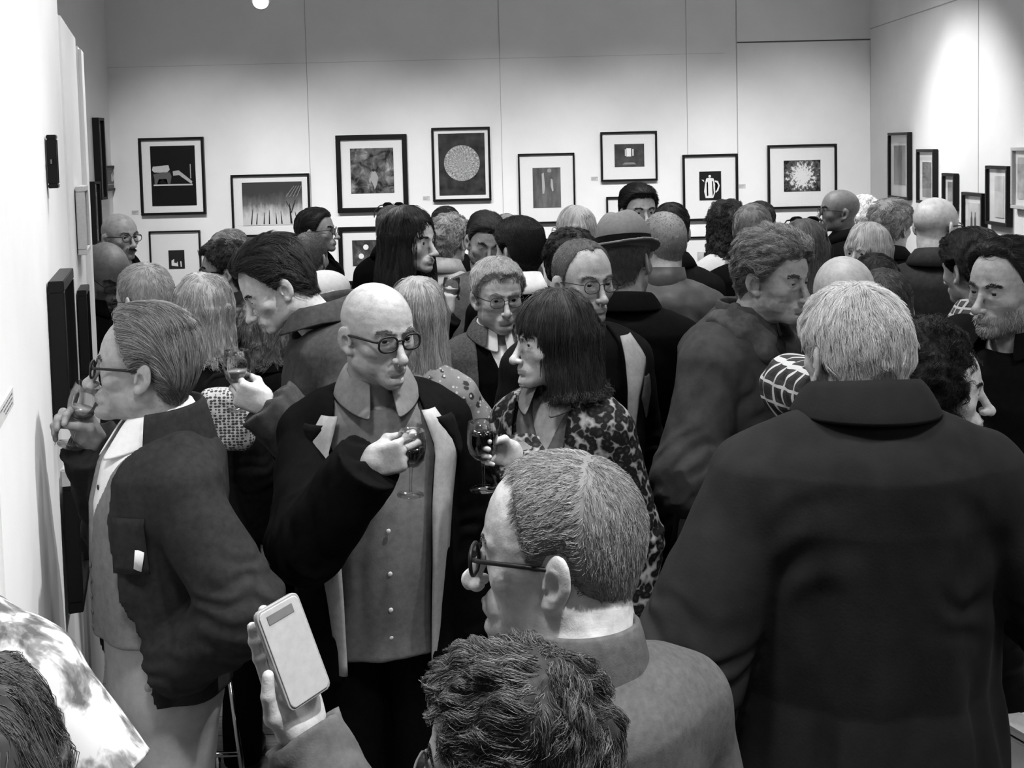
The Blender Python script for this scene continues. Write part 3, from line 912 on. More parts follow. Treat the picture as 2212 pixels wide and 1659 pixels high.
    return dict(o=o, J=J, k=k, root=root, Rb=Rb, hm=hm, arms=arms, hands=hands)

def to_world(R, V): return (np.asarray(V) * R['k']) @ R['Rb'].T + R['root']

def strip(R, name, zs, ws, width, off, mat, parent, sides=(1, -1), xc=0.0, n=24, xk=0.0):
    """facing or lapel lying on the front, outwards from the opening's edge"""
    J = R['J']
    z = np.linspace(zs[0], zs[-1], n); w = np.interp(z, zs, ws); wi = np.interp(z, zs, width)
    for sd in sides:
        G = []
        for u in np.linspace(0, 1, 5):
            x = xc + xk * (z - 1.2) + sd * (w + u * wi)
            y = front_y(x, z, J, off) - .004 - .006 * math.sin(u * 3.14)
            G.append(np.stack([x, y, z], 1))
        V, Fc, m = grid(np.stack(G) * R['k'])
        o = mk(name, [(V, Fc, 0)], [mat], parent)
        sm = o.modifiers.new('thick', 'SOLIDIFY'); sm.thickness = .004; sm.offset = 0

def buttons(R, name, zs, x, off, mat, parent, r=.006, xk=0.0):
    J = R['J']
    for z in zs:
        xx = x + xk * (z - 1.2)
        y = float(front_y(np.array(xx), np.array(z), J, off))
        V, Fc, m = sphere((0, 0, 0), 1, 12)
        mk(name, [((V * np.array((r, .0025, r)) + np.array((xx, y - .003, z)) * R['k']), Fc, 0)], [mat], parent)

def child_sdf(R, name, f, lo, hi, vox, mat, parent=None, head=True):
    V, Q = mesh_sdf(f, lo, hi, vox)
    V = R['hm'](V) if head else V * R['k']
    return mk(name, [(V, Q, 0)], [mat], parent or R['o'])
# ------------------------------------------------------------------ the room
YB = 8.0
XR = 2.59
XL = -2.87
CEIL = 3.95
def wallmat():
    m, nt, b = newmat('white_wall_paint')
    vec = coords(nt)
    n = noise_n(nt, vec, 3, 5, .6)
    nt.links.new(ramp(nt, n, [(.3, .76), (.7, .82)]), b.inputs['Base Color'])
    b.inputs['Roughness'].default_value = .75; b.inputs['Specular IOR Level'].default_value = .2
    n2 = noise_n(nt, vec, 140, 4); bump(nt, b, n2, .12, .002)
    return m
WM = wallmat()
GAP = plain('panel_gap', .12, .9)
LINE = plain('panel_joint', .42, .9)

def floormat():
    m, nt, b = newmat('dark_wood_floor')
    vec = coords(nt)
    br = nt.nodes.new('ShaderNodeTexBrick'); br.inputs['Scale'].default_value = 1
    br.inputs['Brick Width'].default_value = 1.4; br.inputs['Row Height'].default_value = .14
    br.inputs['Mortar Size'].default_value = .003; br.inputs['Color1'].default_value = (.16, .16, .16, 1); br.inputs['Color2'].default_value = (.24, .24, .24, 1)
    br.inputs['Mortar'].default_value = (.03, .03, .03, 1)
    nt.links.new(vec, br.inputs['Vector'])
    v2 = coords(nt, (3, 60, 1)); n = noise_n(nt, v2, 1.5, 5)
    mx = nt.nodes.new('ShaderNodeMix'); mx.data_type = 'RGBA'; mx.blend_type = 'MULTIPLY'; mx.inputs[0].default_value = 1
    nt.links.new(br.outputs['Color'], mx.inputs[6]); nt.links.new(ramp(nt, n, [(.3, .55), (.7, 1.2)]), mx.inputs[7])
    nt.links.new(mx.outputs[2], b.inputs['Base Color']); b.inputs['Roughness'].default_value = .4
    return m

def struct(name, parts, mats, smooth=False):
    o = mk(name, parts, mats, None, smooth); o['kind'] = 'structure'; return o

Y0 = -2.6
struct('floor', [box((-4.2, Y0, -.1), (4.2, YB + .2, 0))], floormat())
struct('ceiling', [box((-4.2, Y0, CEIL), (4.2, YB + .2, CEIL + .1))], WM)
struct('wall_back', [box((XL - .2, YB, 0), (XR + .2, YB + .2, CEIL))], WM)
struct('wall_right', [box((XR, Y0, 0), (XR + .2, YB, CEIL))], WM)
struct('wall_left', [box((XL - .2, Y0, 0), (XL, YB, CEIL))], WM)
struct('wall_rear', [box((-4.2, Y0 - .2, 0), (4.2, Y0, CEIL))], plain('rear_wall_grey', .4, .8))

# partition on the left, standing askew: line X = -.288 - .3203 Y
PN = np.array((1.0, .3203, 0)); PN /= np.linalg.norm(PN); PD = np.array((-.3203, 1.0, 0)); PD /= np.linalg.norm(PD)
P00 = np.array((-.288, 0, 0.0))
def on_part(px, py, out=0.0): return on_plane(px, py, P00 + PN * out, PN)
def part_slab(name, ya, yb, h, t0, out):
    a = P00 + PD * (ya / PD[1]); b = P00 + PD * (yb / PD[1])
    M = (np.stack([PN, PD, np.array((0, 0, 1.0))], 1), a)
    L = np.linalg.norm(b - a)
    return struct(name, [bevbox((-t0, 0, 0), (out, L, h), .012, 0, M)], WM)
part_slab('partition_wall', 1.86, 2.9, 3.3, .16, .0)
part_slab('partition_wall_middle', 2.905, 3.76, 3.3, .16, -.012)
part_slab('partition_wall_far', 3.765, 4.5, 2.60, .16, -.006)
part_slab('partition_wall_end', 4.505, 4.68, 2.56, .16, .012)

# panel joints on the back wall: slim battens of shadow gap
k = 0
for x0, y0, x1, y1, wd, mt in [(655, -60, 672, 420, .004, LINE), (1075, -60, 1086, 420, .004, LINE), (1480, -60, 1487, 420, .004, LINE),
                               (1590, -60, 1594, 430, .006, LINE), (1880.5, 85, 1884, 460, .012, GAP), (1592, 92, 1881, 85, .01, GAP)]:
    k += 1
    a = on_plane(x0, y0, (0, YB, 0), (0, 1, 0)); b = on_plane(x1, y1, (0, YB, 0), (0, 1, 0))
    if wd == .01: lo = (a[0], YB - .003, (a[2] + b[2]) / 2 - wd / 2); hi = (b[0], YB + .02, (a[2] + b[2]) / 2 + wd / 2)
    else: x = (a[0] + b[0]) / 2; lo = (x - wd / 2, YB - .003, .1 if wd < .01 else 0); hi = (x + wd / 2, YB + .02, CEIL if wd < .01 else max(a[2], b[2]))
    struct('trim_%d' % k, [box(lo, hi)], mt)
for za in (2.755,):
    struct('trim_%d' % (k + 1), [box((XL, YB - .002, za), (1.55, YB + .01, za + .003))], plain('panel_joint_faint', .55, .9))
a = on_plane(2114, 100, (XR, 0, 0), (1, 0, 0))
struct('trim_%d' % (k + 2), [box((XR - .002, a[1] - .003, 0), (XR + .01, a[1] + .003, 2.9))], LINE)
struct('trim_%d' % (k + 3), [box((XR - .002, Y0, 2.9), (XR + .01, YB, 2.906))], LINE)

# ------------------------------------------------------------------ prints
def printmat(name, fn):
    m, nt, b = newmat(name)
    b.inputs['Roughness'].default_value = .5; b.inputs['Specular IOR Level'].default_value = .15
    tc = nt.nodes.new('ShaderNodeTexCoord')
    nt.links.new(fn(nt, tc.outputs['Object']), b.inputs['Base Color'])
    return m
def mathn(nt, op, a, b=None):
    n = nt.nodes.new('ShaderNodeMath'); n.operation = op
    for i, x in enumerate((a, b)):
        if x is None: continue
        if isinstance(x, (int, float)): n.inputs[i].default_value = x
        else: nt.links.new(x, n.inputs[i])
    return n.outputs[0]
def mixc(nt, f, a, b):
    n = nt.nodes.new('ShaderNodeMix'); n.data_type = 'RGBA'; nt.links.new(f, n.inputs[0])
    for i, x in ((6, a), (7, b)):
        if isinstance(x, (int, float)): n.inputs[i].default_value = (x, x, x, 1)
        else: nt.links.new(x, n.inputs[i])
    return n.outputs[2]
def sep(nt, v):
    s = nt.nodes.new('ShaderNodeSeparateXYZ'); nt.links.new(v, s.inputs[0]); return s.outputs
def mapv(nt, v, scale=(1, 1, 1), loc=(0, 0, 0)):
    mp = nt.nodes.new('ShaderNodeMapping'); mp.inputs['Scale'].default_value = scale; mp.inputs['Location'].default_value = loc
    nt.links.new(v, mp.inputs['Vector']); return mp.outputs[0]

def pm_trees(nt, v):
    n = noise_n(nt, mapv(nt, v, (30, 1, 9)), 1, 6, .65)
    n2 = noise_n(nt, mapv(nt, v, (7, 1, 7)), 1, 5, .6)
    s = sep(nt, v)
    low = mathn(nt, 'MULTIPLY_ADD', s[2], -3.2)
    nt.nodes[-1].inputs[2].default_value = .05
    f = mathn(nt, 'ADD', mathn(nt, 'MULTIPLY', n, n2), low)
    return ramp(nt, f, [(.05, .05), (.3, .14), (.62, .6)])
def pm_blotch(lo, hi, sc, e0=.35, e1=.7):
    def fn(nt, v):
        n = noise_n(nt, v, sc, 6, .62, .6)
        return ramp(nt, n, [(e0, lo), ((e0 + e1) / 2, (lo + hi) * .3), (e1, hi)])
    return fn
def pm_disc(nt, v):
    s = sep(nt, v)
    r = mathn(nt, 'SQRT', mathn(nt, 'ADD', mathn(nt, 'POWER', s[0], 2), mathn(nt, 'POWER', mathn(nt, 'ADD', s[2], -.008), 2)))
    ang = mathn(nt, 'ARCTAN2', s[0], s[2])
    cb = nt.nodes.new('ShaderNodeCombineXYZ'); nt.links.new(mathn(nt, 'MULTIPLY', ang, 14), cb.inputs[0]); nt.links.new(mathn(nt, 'MULTIPLY', r, 55), cb.inputs[1])
    n = noise_n(nt, cb.outputs[0], 1.0, 5, .7)
    inside = mathn(nt, 'LESS_THAN', r, .128)
    bgd = ramp(nt, noise_n(nt, v, 14, 4), [(.3, .012), (.7, .06)])
    return mixc(nt, inside, bgd, ramp(nt, n, [(.3, .04), (.5, .3), (.68, .75)]))
def pm_star(nt, v):
    s = sep(nt, v)
    r = mathn(nt, 'SQRT', mathn(nt, 'ADD', mathn(nt, 'POWER', s[0], 2), mathn(nt, 'POWER', s[2], 2)))
    ang = mathn(nt, 'ARCTAN2', s[0], s[2])
    cb = nt.nodes.new('ShaderNodeCombineXYZ'); nt.links.new(mathn(nt, 'MULTIPLY', ang, 3), cb.inputs[0]); nt.links.new(mathn(nt, 'MULTIPLY', r, 24), cb.inputs[1])
    n = noise_n(nt, cb.outputs[0], 1.6, 5, .6)
    f = mathn(nt, 'SUBTRACT', mathn(nt, 'ADD', n, .22), mathn(nt, 'MULTIPLY', r, 3.2))
    return ramp(nt, f, [(.2, .01), (.42, .12), (.52, .75)])
def pm_grey(lo, hi, sc=12, st=(1, 1, 1)):
    def fn(nt, v): return ramp(nt, noise_n(nt, mapv(nt, v, st), sc, 5), [(.3, lo), (.7, hi)])
    return fn

BLACKF = plain('black_frame_wood', .006, .4, .2)
LIGHTF = plain('pale_frame_wood', .5, .5)
MATB = plain('white_mount_board', .8, .8, .1)
GLZ = glassmat('picture_glazing', .16, .985)

def picture(label, outer, inner, origin, ex, en, fn, fw=.02, depth=.03, fmat=None, extra=None, hang=None, group=None):
    """outer/inner: (x0, z0, x1, z1) in the wall's plane from origin; ex: right, en: out of the wall"""
    ex = np.asarray(ex, float); en = np.asarray(en, float); ez = np.array((0, 0, 1.0))
    x0, z0, x1, z1 = outer; cx, cz = (x0 + x1) / 2, (z0 + z1) / 2
    o = bpy.data.objects.new('framed_photograph', None); C.objects.link(o); o.empty_display_size = .1
    M = np.eye(4); M[:3, 0] = ex; M[:3, 1] = -en; M[:3, 2] = ez; M[:3, 3] = origin + ex * cx + ez * cz
    o.matrix_world = Matrix(M.tolist())
    tag(o, label, 'picture', group)
    w, h = (x1 - x0) / 2, (z1 - z0) / 2
    g = .004
    bars = [bevbox((-w, -depth, h - fw), (w, -g, h), .002), bevbox((-w, -depth, -h), (w, -g, -h + fw), .002),
            bevbox((-w, -depth, -h + fw), (-w + fw, -g, h - fw), .002), bevbox((w - fw, -depth, -h + fw), (w, -g, h - fw), .002)]
    mk('frame', bars, fmat or BLACKF, o, False)
    mk('mount', [box((-w + fw, -depth * .45, -h + fw), (w - fw, -g, h - fw))], MATB, o, False)
    a, b, c, d = inner
    ix, iz = (a + c) / 2 - cx, (b + d) / 2 - cz
    pr = mk('print', [box((-(c - a) / 2, -.0015, -(d - b) / 2), ((c - a) / 2, .0015, (d - b) / 2))], printmat('print_image', fn), o, False, loc=(ix, -depth * .45 - .002, iz))
    if extra: extra(pr, (c - a) / 2, (d - b) / 2)
    mk('glazing', [box((-w + fw, -depth * .8, -h + fw), (w - fw, -depth * .8 + .002, h - fw))], GLZ, o, False)
    return o

def shape(pr, name, polys, v):
    parts = []
    for pl in polys:
        pl = np.asarray(pl, float); n = len(pl)
        A = np.stack([pl[:, 0], np.full(n, -.0026), pl[:, 1]], 1); Bk = A.copy(); Bk[:, 1] = -.0016
        c = A.mean(0, keepdims=True)
        F_ = [[n, i, (i + 1) % n] for i in range(n)] + [[i, n + 1 + i, n + 1 + (i + 1) % n] for i in range(n)] + [[i, n + 1 + (i + 1) % n, (i + 1) % n] for i in range(n)]
        parts.append((np.concatenate([A, c, Bk]), np.array(F_), 0))
    return mk(name, parts, plain('print_tone', v, .6, .1), pr, False)

def circ(cx, cz, rx, rz=None, n=16, a0=0, a1=2 * math.pi):
    t = np.linspace(a0, a1, n, endpoint=a1 - a0 < 6.2); rz = rx if rz is None else rz
    return np.stack([cx + rx * np.cos(t), cz + rz * np.sin(t)], 1)

def ex_horse(pr, w, h):
    u = lambda x, z: (x * w, z * h)
    shape(pr, 'banner', [[u(-.9, .32), u(-.2, .36), u(-.15, .2), u(-.3, .1), u(-.85, .12), u(-.95, .2)], [u(-.9, -.28), u(.85, -.28), u(.85, -.33), u(-.9, -.33)]], .55)
    shape(pr, 'animal_figure', [[u(-.9, .06), u(-.5, .12), u(-.15, .12), u(-.08, -.02), u(-.15, -.28), u(-.25, -.28), u(-.3, -.1), u(-.65, -.1), u(-.75, -.28), u(-.85, -.28), u(-.85, -.08)]], .12)
    shape(pr, 'ramp', [[u(-.02, .15), u(.25, .18), u(.85, -.2), u(.8, -.28), u(.25, .02), u(.0, .0)], [u(.76, .38), u(.8, .38), u(.8, -.1), u(.76, -.1)]], .42)
def ex_trees(pr, w, h):
    u = lambda x, z: (x * w, z * h); rr = np.random.default_rng(5)
    for x, t in ((-.72, -.25), (-.55, -.45), (-.3, -.4), (-.12, -.3), (.12, -.45), (.3, -.35), (.62, .0), (.82, -.4)):
        k_ = .2 * (x + .05); b_ = .022 if x != .62 else .035
        shape(pr, 'bare_trunk', [[u(x - b_, -.95), u(x + b_, -.95), u(x - k_ * .4 + b_ * .4, t), u(x - k_ * .4 - b_ * .3, t)]], .02)
    shape(pr, 'bare_branch', [[u(.6, -.45), u(.64, -.45), u(.78, .15), u(.76, .16)]], .02)
    shape(pr, 'bare_branch', [[u(.6, -.3), u(.63, -.3), u(.47, .1), u(.45, .09)]], .02)
    for k_ in range(4): shape(pr, 'pale_streak', [[u(.45 + .12 * k_, .3), u(.47 + .12 * k_, .3), u(.75 + .08 * k_, .8), u(.73 + .08 * k_, .8)]], .3)
def ex_jug(pr, w, h):
    u = lambda x, z: (x * w, z * h)
    shape(pr, 'jug', [[u(-.38, .5), u(-.1, .56), u(.3, .5), u(.42, .1), u(.42, -.5), u(.25, -.85), u(-.45, -.85), u(-.58, -.4), u(-.5, .1)], [u(-.6, .42), u(-.82, .44), u(-.55, .25)], circ(-.05 * w, .66 * h, .12 * w)], .78)
    shape(pr, 'jug_handle', [[u(.4, .36), u(.7, .32), u(.86, 0), u(.72, -.35), u(.5, -.5), u(.45, -.42), u(.6, -.3), u(.72, 0), u(.6, .2), u(.42, .25)]], .75)
    shape(pr, 'jug_shade', [[u(-.35, .2), u(-.22, .3), u(-.2, -.7), u(-.33, -.7)], [u(.15, .35), u(.25, .3), u(.3, -.55), u(.2, -.75)]], .2)
def ex_window(pr, w, h):
    u = lambda x, z: (x * w, z * h)
    shape(pr, 'bright_window', [[u(-.2, .62), u(.12, .62), u(.12, -.1), u(-.2, -.1)], [u(.2, .55), u(.28, .55), u(.28, -.05), u(.2, -.05)], [u(-.3, .55), u(-.25, .55), u(-.25, -.05), u(-.3, -.05)]], .8)
    shape(pr, 'floor_glow', [[u(-.3, -.62), u(.3, -.62), u(.45, -.8), u(-.5, -.8)]], .25)
def ex_people(pr, w, h):
    u = lambda x, z: (x * w, z * h)
    shape(pr, 'pale_figures', [[u(-.35, .7), u(-.2, .75), u(-.12, .0), u(-.2, -.3), u(-.32, -.3)], [u(.3, .45), u(.42, .4), u(.48, -.15), u(.38, -.2), u(.28, .1)]], .42)
    shape(pr, 'lamp_glow', [circ(.2 * w, .85 * h, .15 * w, .1 * h)], .3)
def ex_orbs(pr, w, h):
    shape(pr, 'glowing_orbs', [circ(-.3 * w, .45 * h, .14 * w), circ(-.55 * w, -.25 * h, .14 * w), circ(.1 * w, .1 * h, .05 * w)], .85)
def ex_child(pr, w, h):
    u = lambda x, z: (x * w, z * h)
    shape(pr, 'small_figure', [[u(-.0, -.02), u(.14, -.02), u(.28, -.3), u(.2, -.62), u(.1, -.85), u(.02, -.6), u(-.1, -.35)]], .35)
    shape(pr, 'figure_head', [circ(.06 * w, .02 * h, .07 * w)], .03)
def ex_building(pr, w, h):
    u = lambda x, z: (x * w, z * h)
    shape(pr, 'lit_facade', [[u(-.65, -.1), u(-.3, .05), u(-.3, -.35), u(.0, -.4), u(.1, -.2), u(.2, -.75), u(-.65, -.65)], [u(.45, -.2), u(.6, -.2), u(.65, -.8), u(.5, -.8)]], .75)
def ex_bottles(pr, w, h):
    u = lambda x, z: (x * w, z * h)
    for q in (-.3, .35): shape(pr, 'bottle_shape', [[u(q - .16, -.9), u(q + .16, -.9), u(q + .16, -.2), u(q + .05, .0), u(q + .05, .3), u(q - .05, .3), u(q - .05, .0), u(q - .16, -.2)]], .12)
def ex_wing(pr, w, h):
    u = lambda x, z: (x * w, z * h)
    shape(pr, 'white_wing', [[u(.0, .5), u(.2, .2), u(.3, -.35), u(-.0, -.3)], [u(.3, .65), u(.45, .2), u(.4, -.3), u(.28, .0)], [u(.55, .6), u(.6, .1), u(.45, -.25)]], .75)
    shape(pr, 'caption_strip', [[u(-.8, -.6), u(.6, -.6), u(.6, -.68), u(-.8, -.68)]], .4)

bo = np.array((0, YB, 0.0))
def bpx(x0, y0, x1, y1):
    m = ((x0 + x1) / 2, (y0 + y1) / 2)
    l = on_plane(x0, m[1], bo, (0, 1, 0)); r_ = on_plane(x1, m[1], bo, (0, 1, 0)); t = on_plane(m[0], y0, bo, (0, 1, 0)); b = on_plane(m[0], y1, bo, (0, 1, 0))
    return (l[0], b[2], r_[0], t[2])
BW = [
    ('tall black-framed photograph of a night scene with an animal figure and a ramp', (304, 297, 444, 464), (328, 315, 424, 444), lambda nt, v: ramp(nt, noise_n(nt, v, 3), [(.3, .004), (.7, .006)]), .018, ex_horse),
    ('wide black-framed photograph of bare trees against a grey sky', (502, 376, 671, 510), (525, 393, 654, 486), pm_trees, .014, ex_trees),
    ('thick black-framed square photograph of a tiny figure among blurred foliage', (728, 291, 881, 458), (758, 320, 851, 417), pm_blotch(.01, .5, 14, .38, .75), .034, ex_child),
    ('tall black-framed photograph of a pale dandelion-like disc, highest of the row', (934, 275, 1060, 434), (948, 288, 1048, 421), pm_disc, .016, None),
    ('black-framed photograph of a dim interior with two pale upright shapes, right of the disc picture', (1120, 331, 1242, 482), (1151, 362, 1211, 448), pm_grey(.05, .18, 9, (2, 1, .6)), .012, ex_people),
    ('small black-framed landscape photograph of a dark room with a bright window', (1297, 284, 1419, 391), (1327, 311, 1391, 360), pm_grey(.025, .09), .014, ex_window),
    ('black-framed photograph of a white jug on a black ground', (1474, 333, 1593, 476), (1510, 370, 1557, 432), pm_grey(.008, .014), .016, ex_jug),
    ('large black-framed photograph of a pale starburst, right end of the back wall', (1657, 312, 1806, 450), (1692, 346, 1771, 413), pm_star, .016, None),
    ('thin black-framed picture with a tiny dark print in a wide mount, lower left', (326, 498, 436, 622), (366, 540, 400, 580), pm_grey(.01, .03), .01, ex_building),
    ('thick black-framed photograph of glowing orbs, below the blurred foliage picture', (733, 489, 872, 614), (762, 518, 846, 573), pm_blotch(.02, .2, 10), .03, ex_orbs),
    ('black-framed picture half hidden behind the tall dark-haired man facing the room', (1310, 424, 1420, 540), (1340, 450, 1392, 505), pm_grey(.1, .3), .012, None),
    ('black-framed picture of the lower row showing only its top edge below the dim interior photograph', (1125, 515, 1242, 640), (1152, 545, 1212, 610), pm_grey(.2, .5), .01, None),
    ('black-framed pale print of the lower row beneath the jug photograph', (1478, 510, 1592, 640), (1506, 543, 1560, 605), pm_grey(.35, .7, 7), .012, None),
    ('black-framed picture of the lower row beneath the starburst photograph', (1659, 483, 1806, 615), (1692, 515, 1772, 580), pm_grey(.4, .7, 7), .012, None),
]
for lab, out, inn, fn, fw, ex in BW:
    picture(lab, bpx(*out), bpx(*inn), bo, (1, 0, 0), (0, -1, 0), fn, fw, .032, None, ex, group='framed photographs on the back wall')

ro = np.array((XR, 0, 0.0))
def rpx(x0, y0, x1, y1):
    m = ((x0 + x1) / 2, (y0 + y1) / 2)
    l = on_plane(x0, m[1], ro, (1, 0, 0)); r_ = on_plane(x1, m[1], ro, (1, 0, 0)); t = on_plane(m[0], y0, ro, (1, 0, 0)); b = on_plane(m[0], y1, ro, (1, 0, 0))
    return (-l[1], b[2], -r_[1], t[2])
RW = [
    ('tall black-framed picture of a dim standing shape, nearest the corner on the right wall', (1928, 286, 1972, 430), (1937, 314, 1962, 398), pm_grey(.12, .4, 8, (1, 1, .4)), None, None),
    ('narrow black-framed picture with a dark upper print, second from the corner on the right wall', (1990, 322, 2028, 440), (1999, 350, 2018, 425), pm_grey(.05, .3, 6), None, None),
    ('smallest black-framed picture on the right wall, third from the corner', (2046, 374, 2073, 454), (2054, 393, 2066, 434), pm_grey(.1, .4), None, None),
    ('black-framed picture of two bottles, lowest on the right wall', (2089, 416, 2134, 502), (2098, 438, 2122, 495), pm_grey(.6, .8), ex_bottles, None),
    ('black-framed picture with a pale column print, fifth from the corner on the right wall', (2141, 358, 2189, 487), (2156, 380, 2176, 470), pm_grey(.45, .75, 7), None, None),
    ('pale wood-framed picture cut by the right edge of the photo', (2197, 318, 2240, 452), (2206, 340, 2230, 430), pm_grey(.3, .6), None, LIGHTF),
]
for lab, out, inn, fn, ex, fm in RW:
    picture(lab, rpx(*out), rpx(*inn), ro, (0, -1, 0), (-1, 0, 0), fn, .018, .035, fm, ex, group='framed photographs on the right wall')

# partition pictures, seen edge-on
def ppic(label, px, y0, y1, wid, fw, depth, out=0.0, fmat=None, fn=None):
    a = on_part(px, (y0 + y1) / 2, out); t = on_part(px, y0, out); b = on_part(px, y1, out)
    z0, z1 = b[2], t[2]
    org = np.array((a[0], a[1], 0.0))
    ex = PD.copy()
    # on this wall, seen from the room, right is towards the camera
    ex = -PD
    return picture(label, (-wid, z0, 0, z1), (-wid + .07, z0 + .08, -.07, z1 - .08), org, ex, PN, fn or pm_grey(.05, .3), fw, depth, fmat, group='framed photographs on the left partition')
ppic('deep black frame seen edge-on, upper one beside the drinking man on the left partition', 107, 600, 940, .36, .03, .042)
lowp = ppic('deep black frame seen edge-on, lower one on the left partition at the waistcoat', 138, 1012, 1364, .36, .03, .042)
LOWH = (on_part(138, 1012)[2] - on_part(138, 1364)[2]) / 2
mk('corner_protector', [bevbox((.18 - .05, -.044, .0), (.182, .0, .05), .004)], plain('pale_card_corner', .5, .7), lowp, False, loc=(0, 0, LOWH - .022))
ppic('slim black frame seen edge-on above head height on the near left partition', 98, 292, 408, .05, .012, .03, -.012)
ppic('pale wood frame seen edge-on on the far left partition', 163, 402, 556, .25, .02, .035, -.006, LIGHTF)
ppic('black frame seen edge-on on the far left partition, below the pale wood frame', 168, 620, 836, .2, .02, .035, -.006)
# frames on the far left wall
lw = np.array((XL, 0, 0.0))
def lpx(x0, y0, x1, y1):
    m = ((x0 + x1) / 2, (y0 + y1) / 2)
    l = on_plane(x0, m[1], lw, (1, 0, 0)); r_ = on_plane(x1, m[1], lw, (1, 0, 0)); t = on_plane(m[0], y0, lw, (1, 0, 0)); b = on_plane(m[0], y1, lw, (1, 0, 0))
    return (l[1], b[2], r_[1], t[2])
for lab, q, fn, ex, dp in [('tall black frame seen edge-on, higher one on the far left wall', (201, 255, 214, 432), pm_grey(.05, .2), None, .05),
                       ('black frame seen edge-on, lower one on the far left wall', (191, 392, 205, 528), pm_grey(.05, .2), None, .05),
                       ('small dark picture with a white wing shape by the back left corner', (224, 358, 249, 412), pm_grey(.02, .05), ex_wing, .02)]:
    a, b, c, d = lpx(*q)
    m = .02 if dp < .03 else .1
    picture(lab, (a, b, c, d), (a + m, b + m, c - m, d - m), lw, (0, 1, 0), (1, 0, 0), fn, .018, dp, None, ex, group='framed photographs on the far left wall')

# wall labels
def wall_label(label, c, ex, en, w, h, lines=3):
    ex = np.asarray(ex, float); en = np.asarray(en, float)
    o = bpy.data.objects.new('wall_label', None); C.objects.link(o); o.empty_display_size = .05
    M = np.eye(4); M[:3, 0] = ex; M[:3, 1] = -en; M[:3, 3] = c; o.matrix_world = Matrix(M.tolist())
    tag(o, label, 'wall label', 'caption cards beside the pictures')
    mk('card', [box((-w / 2, -.002, -h / 2), (w / 2, -.0002, h / 2))], plain('caption_card', .55, .7), o, False)
    tx = []
    for i in range(lines):
        z = h * (.25 - .25 * i); ww = w * (.8 - .15 * ((i * 7) % 3)); x = -w * .4
        rr = np.random.default_rng(i)
        while x < -w * .4 + ww:
            l = w * rr.uniform(.06, .16); tx.append(box((x, -.0026, z - h * .04), (x + l, -.002, z + h * .04))); x += l + w * .04
    mk('printed_lines', tx, plain('caption_ink', .12, .8), o, False)
for lab, x, y in [('grey caption card left of the night scene photograph', 292, 459), ('grey caption card left of the dandelion disc photograph', 921, 428), ('grey caption card left of the bright window photograph', 1284, 386), ('grey caption card right of the jug photograph', 1603, 402)]:
    wall_label(lab, on_plane(x, y, bo, (0, 1, 0)), (1, 0, 0), (0, -1, 0), .05, .03)
wall_label('pale grey caption card on the near left partition at the edge of the photo', on_part(12, 879), -PD, PN, .2, .034)

# ------------------------------------------------------------------ lamps
def spot(name, loc, tgt, energy, size, blend=.6, radius=.06):
    l = bpy.data.lights.new(name, 'SPOT'); l.energy = energy; l.spot_size = rad(size); l.spot_blend = blend; l.shadow_soft_size = radius
    o = bpy.data.objects.new(name, l); C.objects.link(o); o.location = loc
    o.rotation_euler = (Vector(tgt) - Vector(loc)).to_track_quat('-Z', 'Y').to_euler()
    return o
def emat(v=30):
    m = bpy.data.materials.new('lamp_lens'); m.use_nodes = True; nt = m.node_tree
    b = nt.nodes['Principled BSDF']; b.inputs['Emission Color'].default_value = (1, 1, 1, 1); b.inputs['Emission Strength'].default_value = v
    return m
LAMP = emat()
def track_light(loc, tgt, label, energy, size, blend=.6, radius=.05):
    loc = np.asarray(loc, float)
    d = np.asarray(tgt, float) - loc; d /= np.linalg.norm(d)
    u, v = frame_of(d)
    o = empty('track_spotlight', (loc[0], loc[1], loc[2])); tag(o, label, 'spotlight', 'spotlights under the ceiling')
    M = np.stack([u, v, d], 1)
    body = lathe([(.001, -.16), (.04, -.155), (.048, -.1), (.05, 0), (.045, .0), (.04, -.012), (.001, -.012)], 20)
    V = body[0] @ M.T
    mk('lamp_body', [(V, body[1], 0)], plain('lamp_metal', .25, .4), o)
    ln = lathe([(.001, -.009), (.04, -.009)], 20)
    mk('lens', [(ln[0] @ M.T, ln[1], 0)], LAMP, o)
    mk('hanger', [tube([-d * .08, -d * .08 + np.array((0, 0, .1)), (-d[0] * .08, -d[1] * .08, CEIL - loc[2])], .009, 8)], plain('lamp_metal', .25, .4), o)
    spot('spot_lamp', loc + d * .01, np.asarray(tgt), energy, size, blend, radius)
# ------------------------------------------------------------------ cloths
MT = dict(black=cloth('black_cloth', .003, .3, spec=.06), ink=cloth('ink_cloth', .006, .3, spec=.08), char=cloth('charcoal_cloth', .02, spec=.1), dark=cloth('dark_grey_cloth', .045), mid=cloth('grey_cloth', .16, .15), warm=cloth('mid_grey_cloth', .1, .2), light=cloth('light_cloth', .36, .12), beige=cloth('beige_cotton', .36, .1, 30), white=cloth('white_cotton', .78, .05))
def patt(name, fn, rough=.8):
    m, nt, b = newmat(name); tc = nt.nodes.new('ShaderNodeTexCoord')
    nt.links.new(fn(nt, tc.outputs['Object']), b.inputs['Base Color']); b.inputs['Roughness'].default_value = rough; b.inputs['Specular IOR Level'].default_value = .2
    return m
def voro(nt, v, sc, feat='F1', rnd=1.0):
    n = nt.nodes.new('ShaderNodeTexVoronoi'); n.feature = feat; n.inputs['Scale'].default_value = sc; n.inputs['Randomness'].default_value = rnd
    nt.links.new(v, n.inputs['Vector']); return n.outputs['Distance']
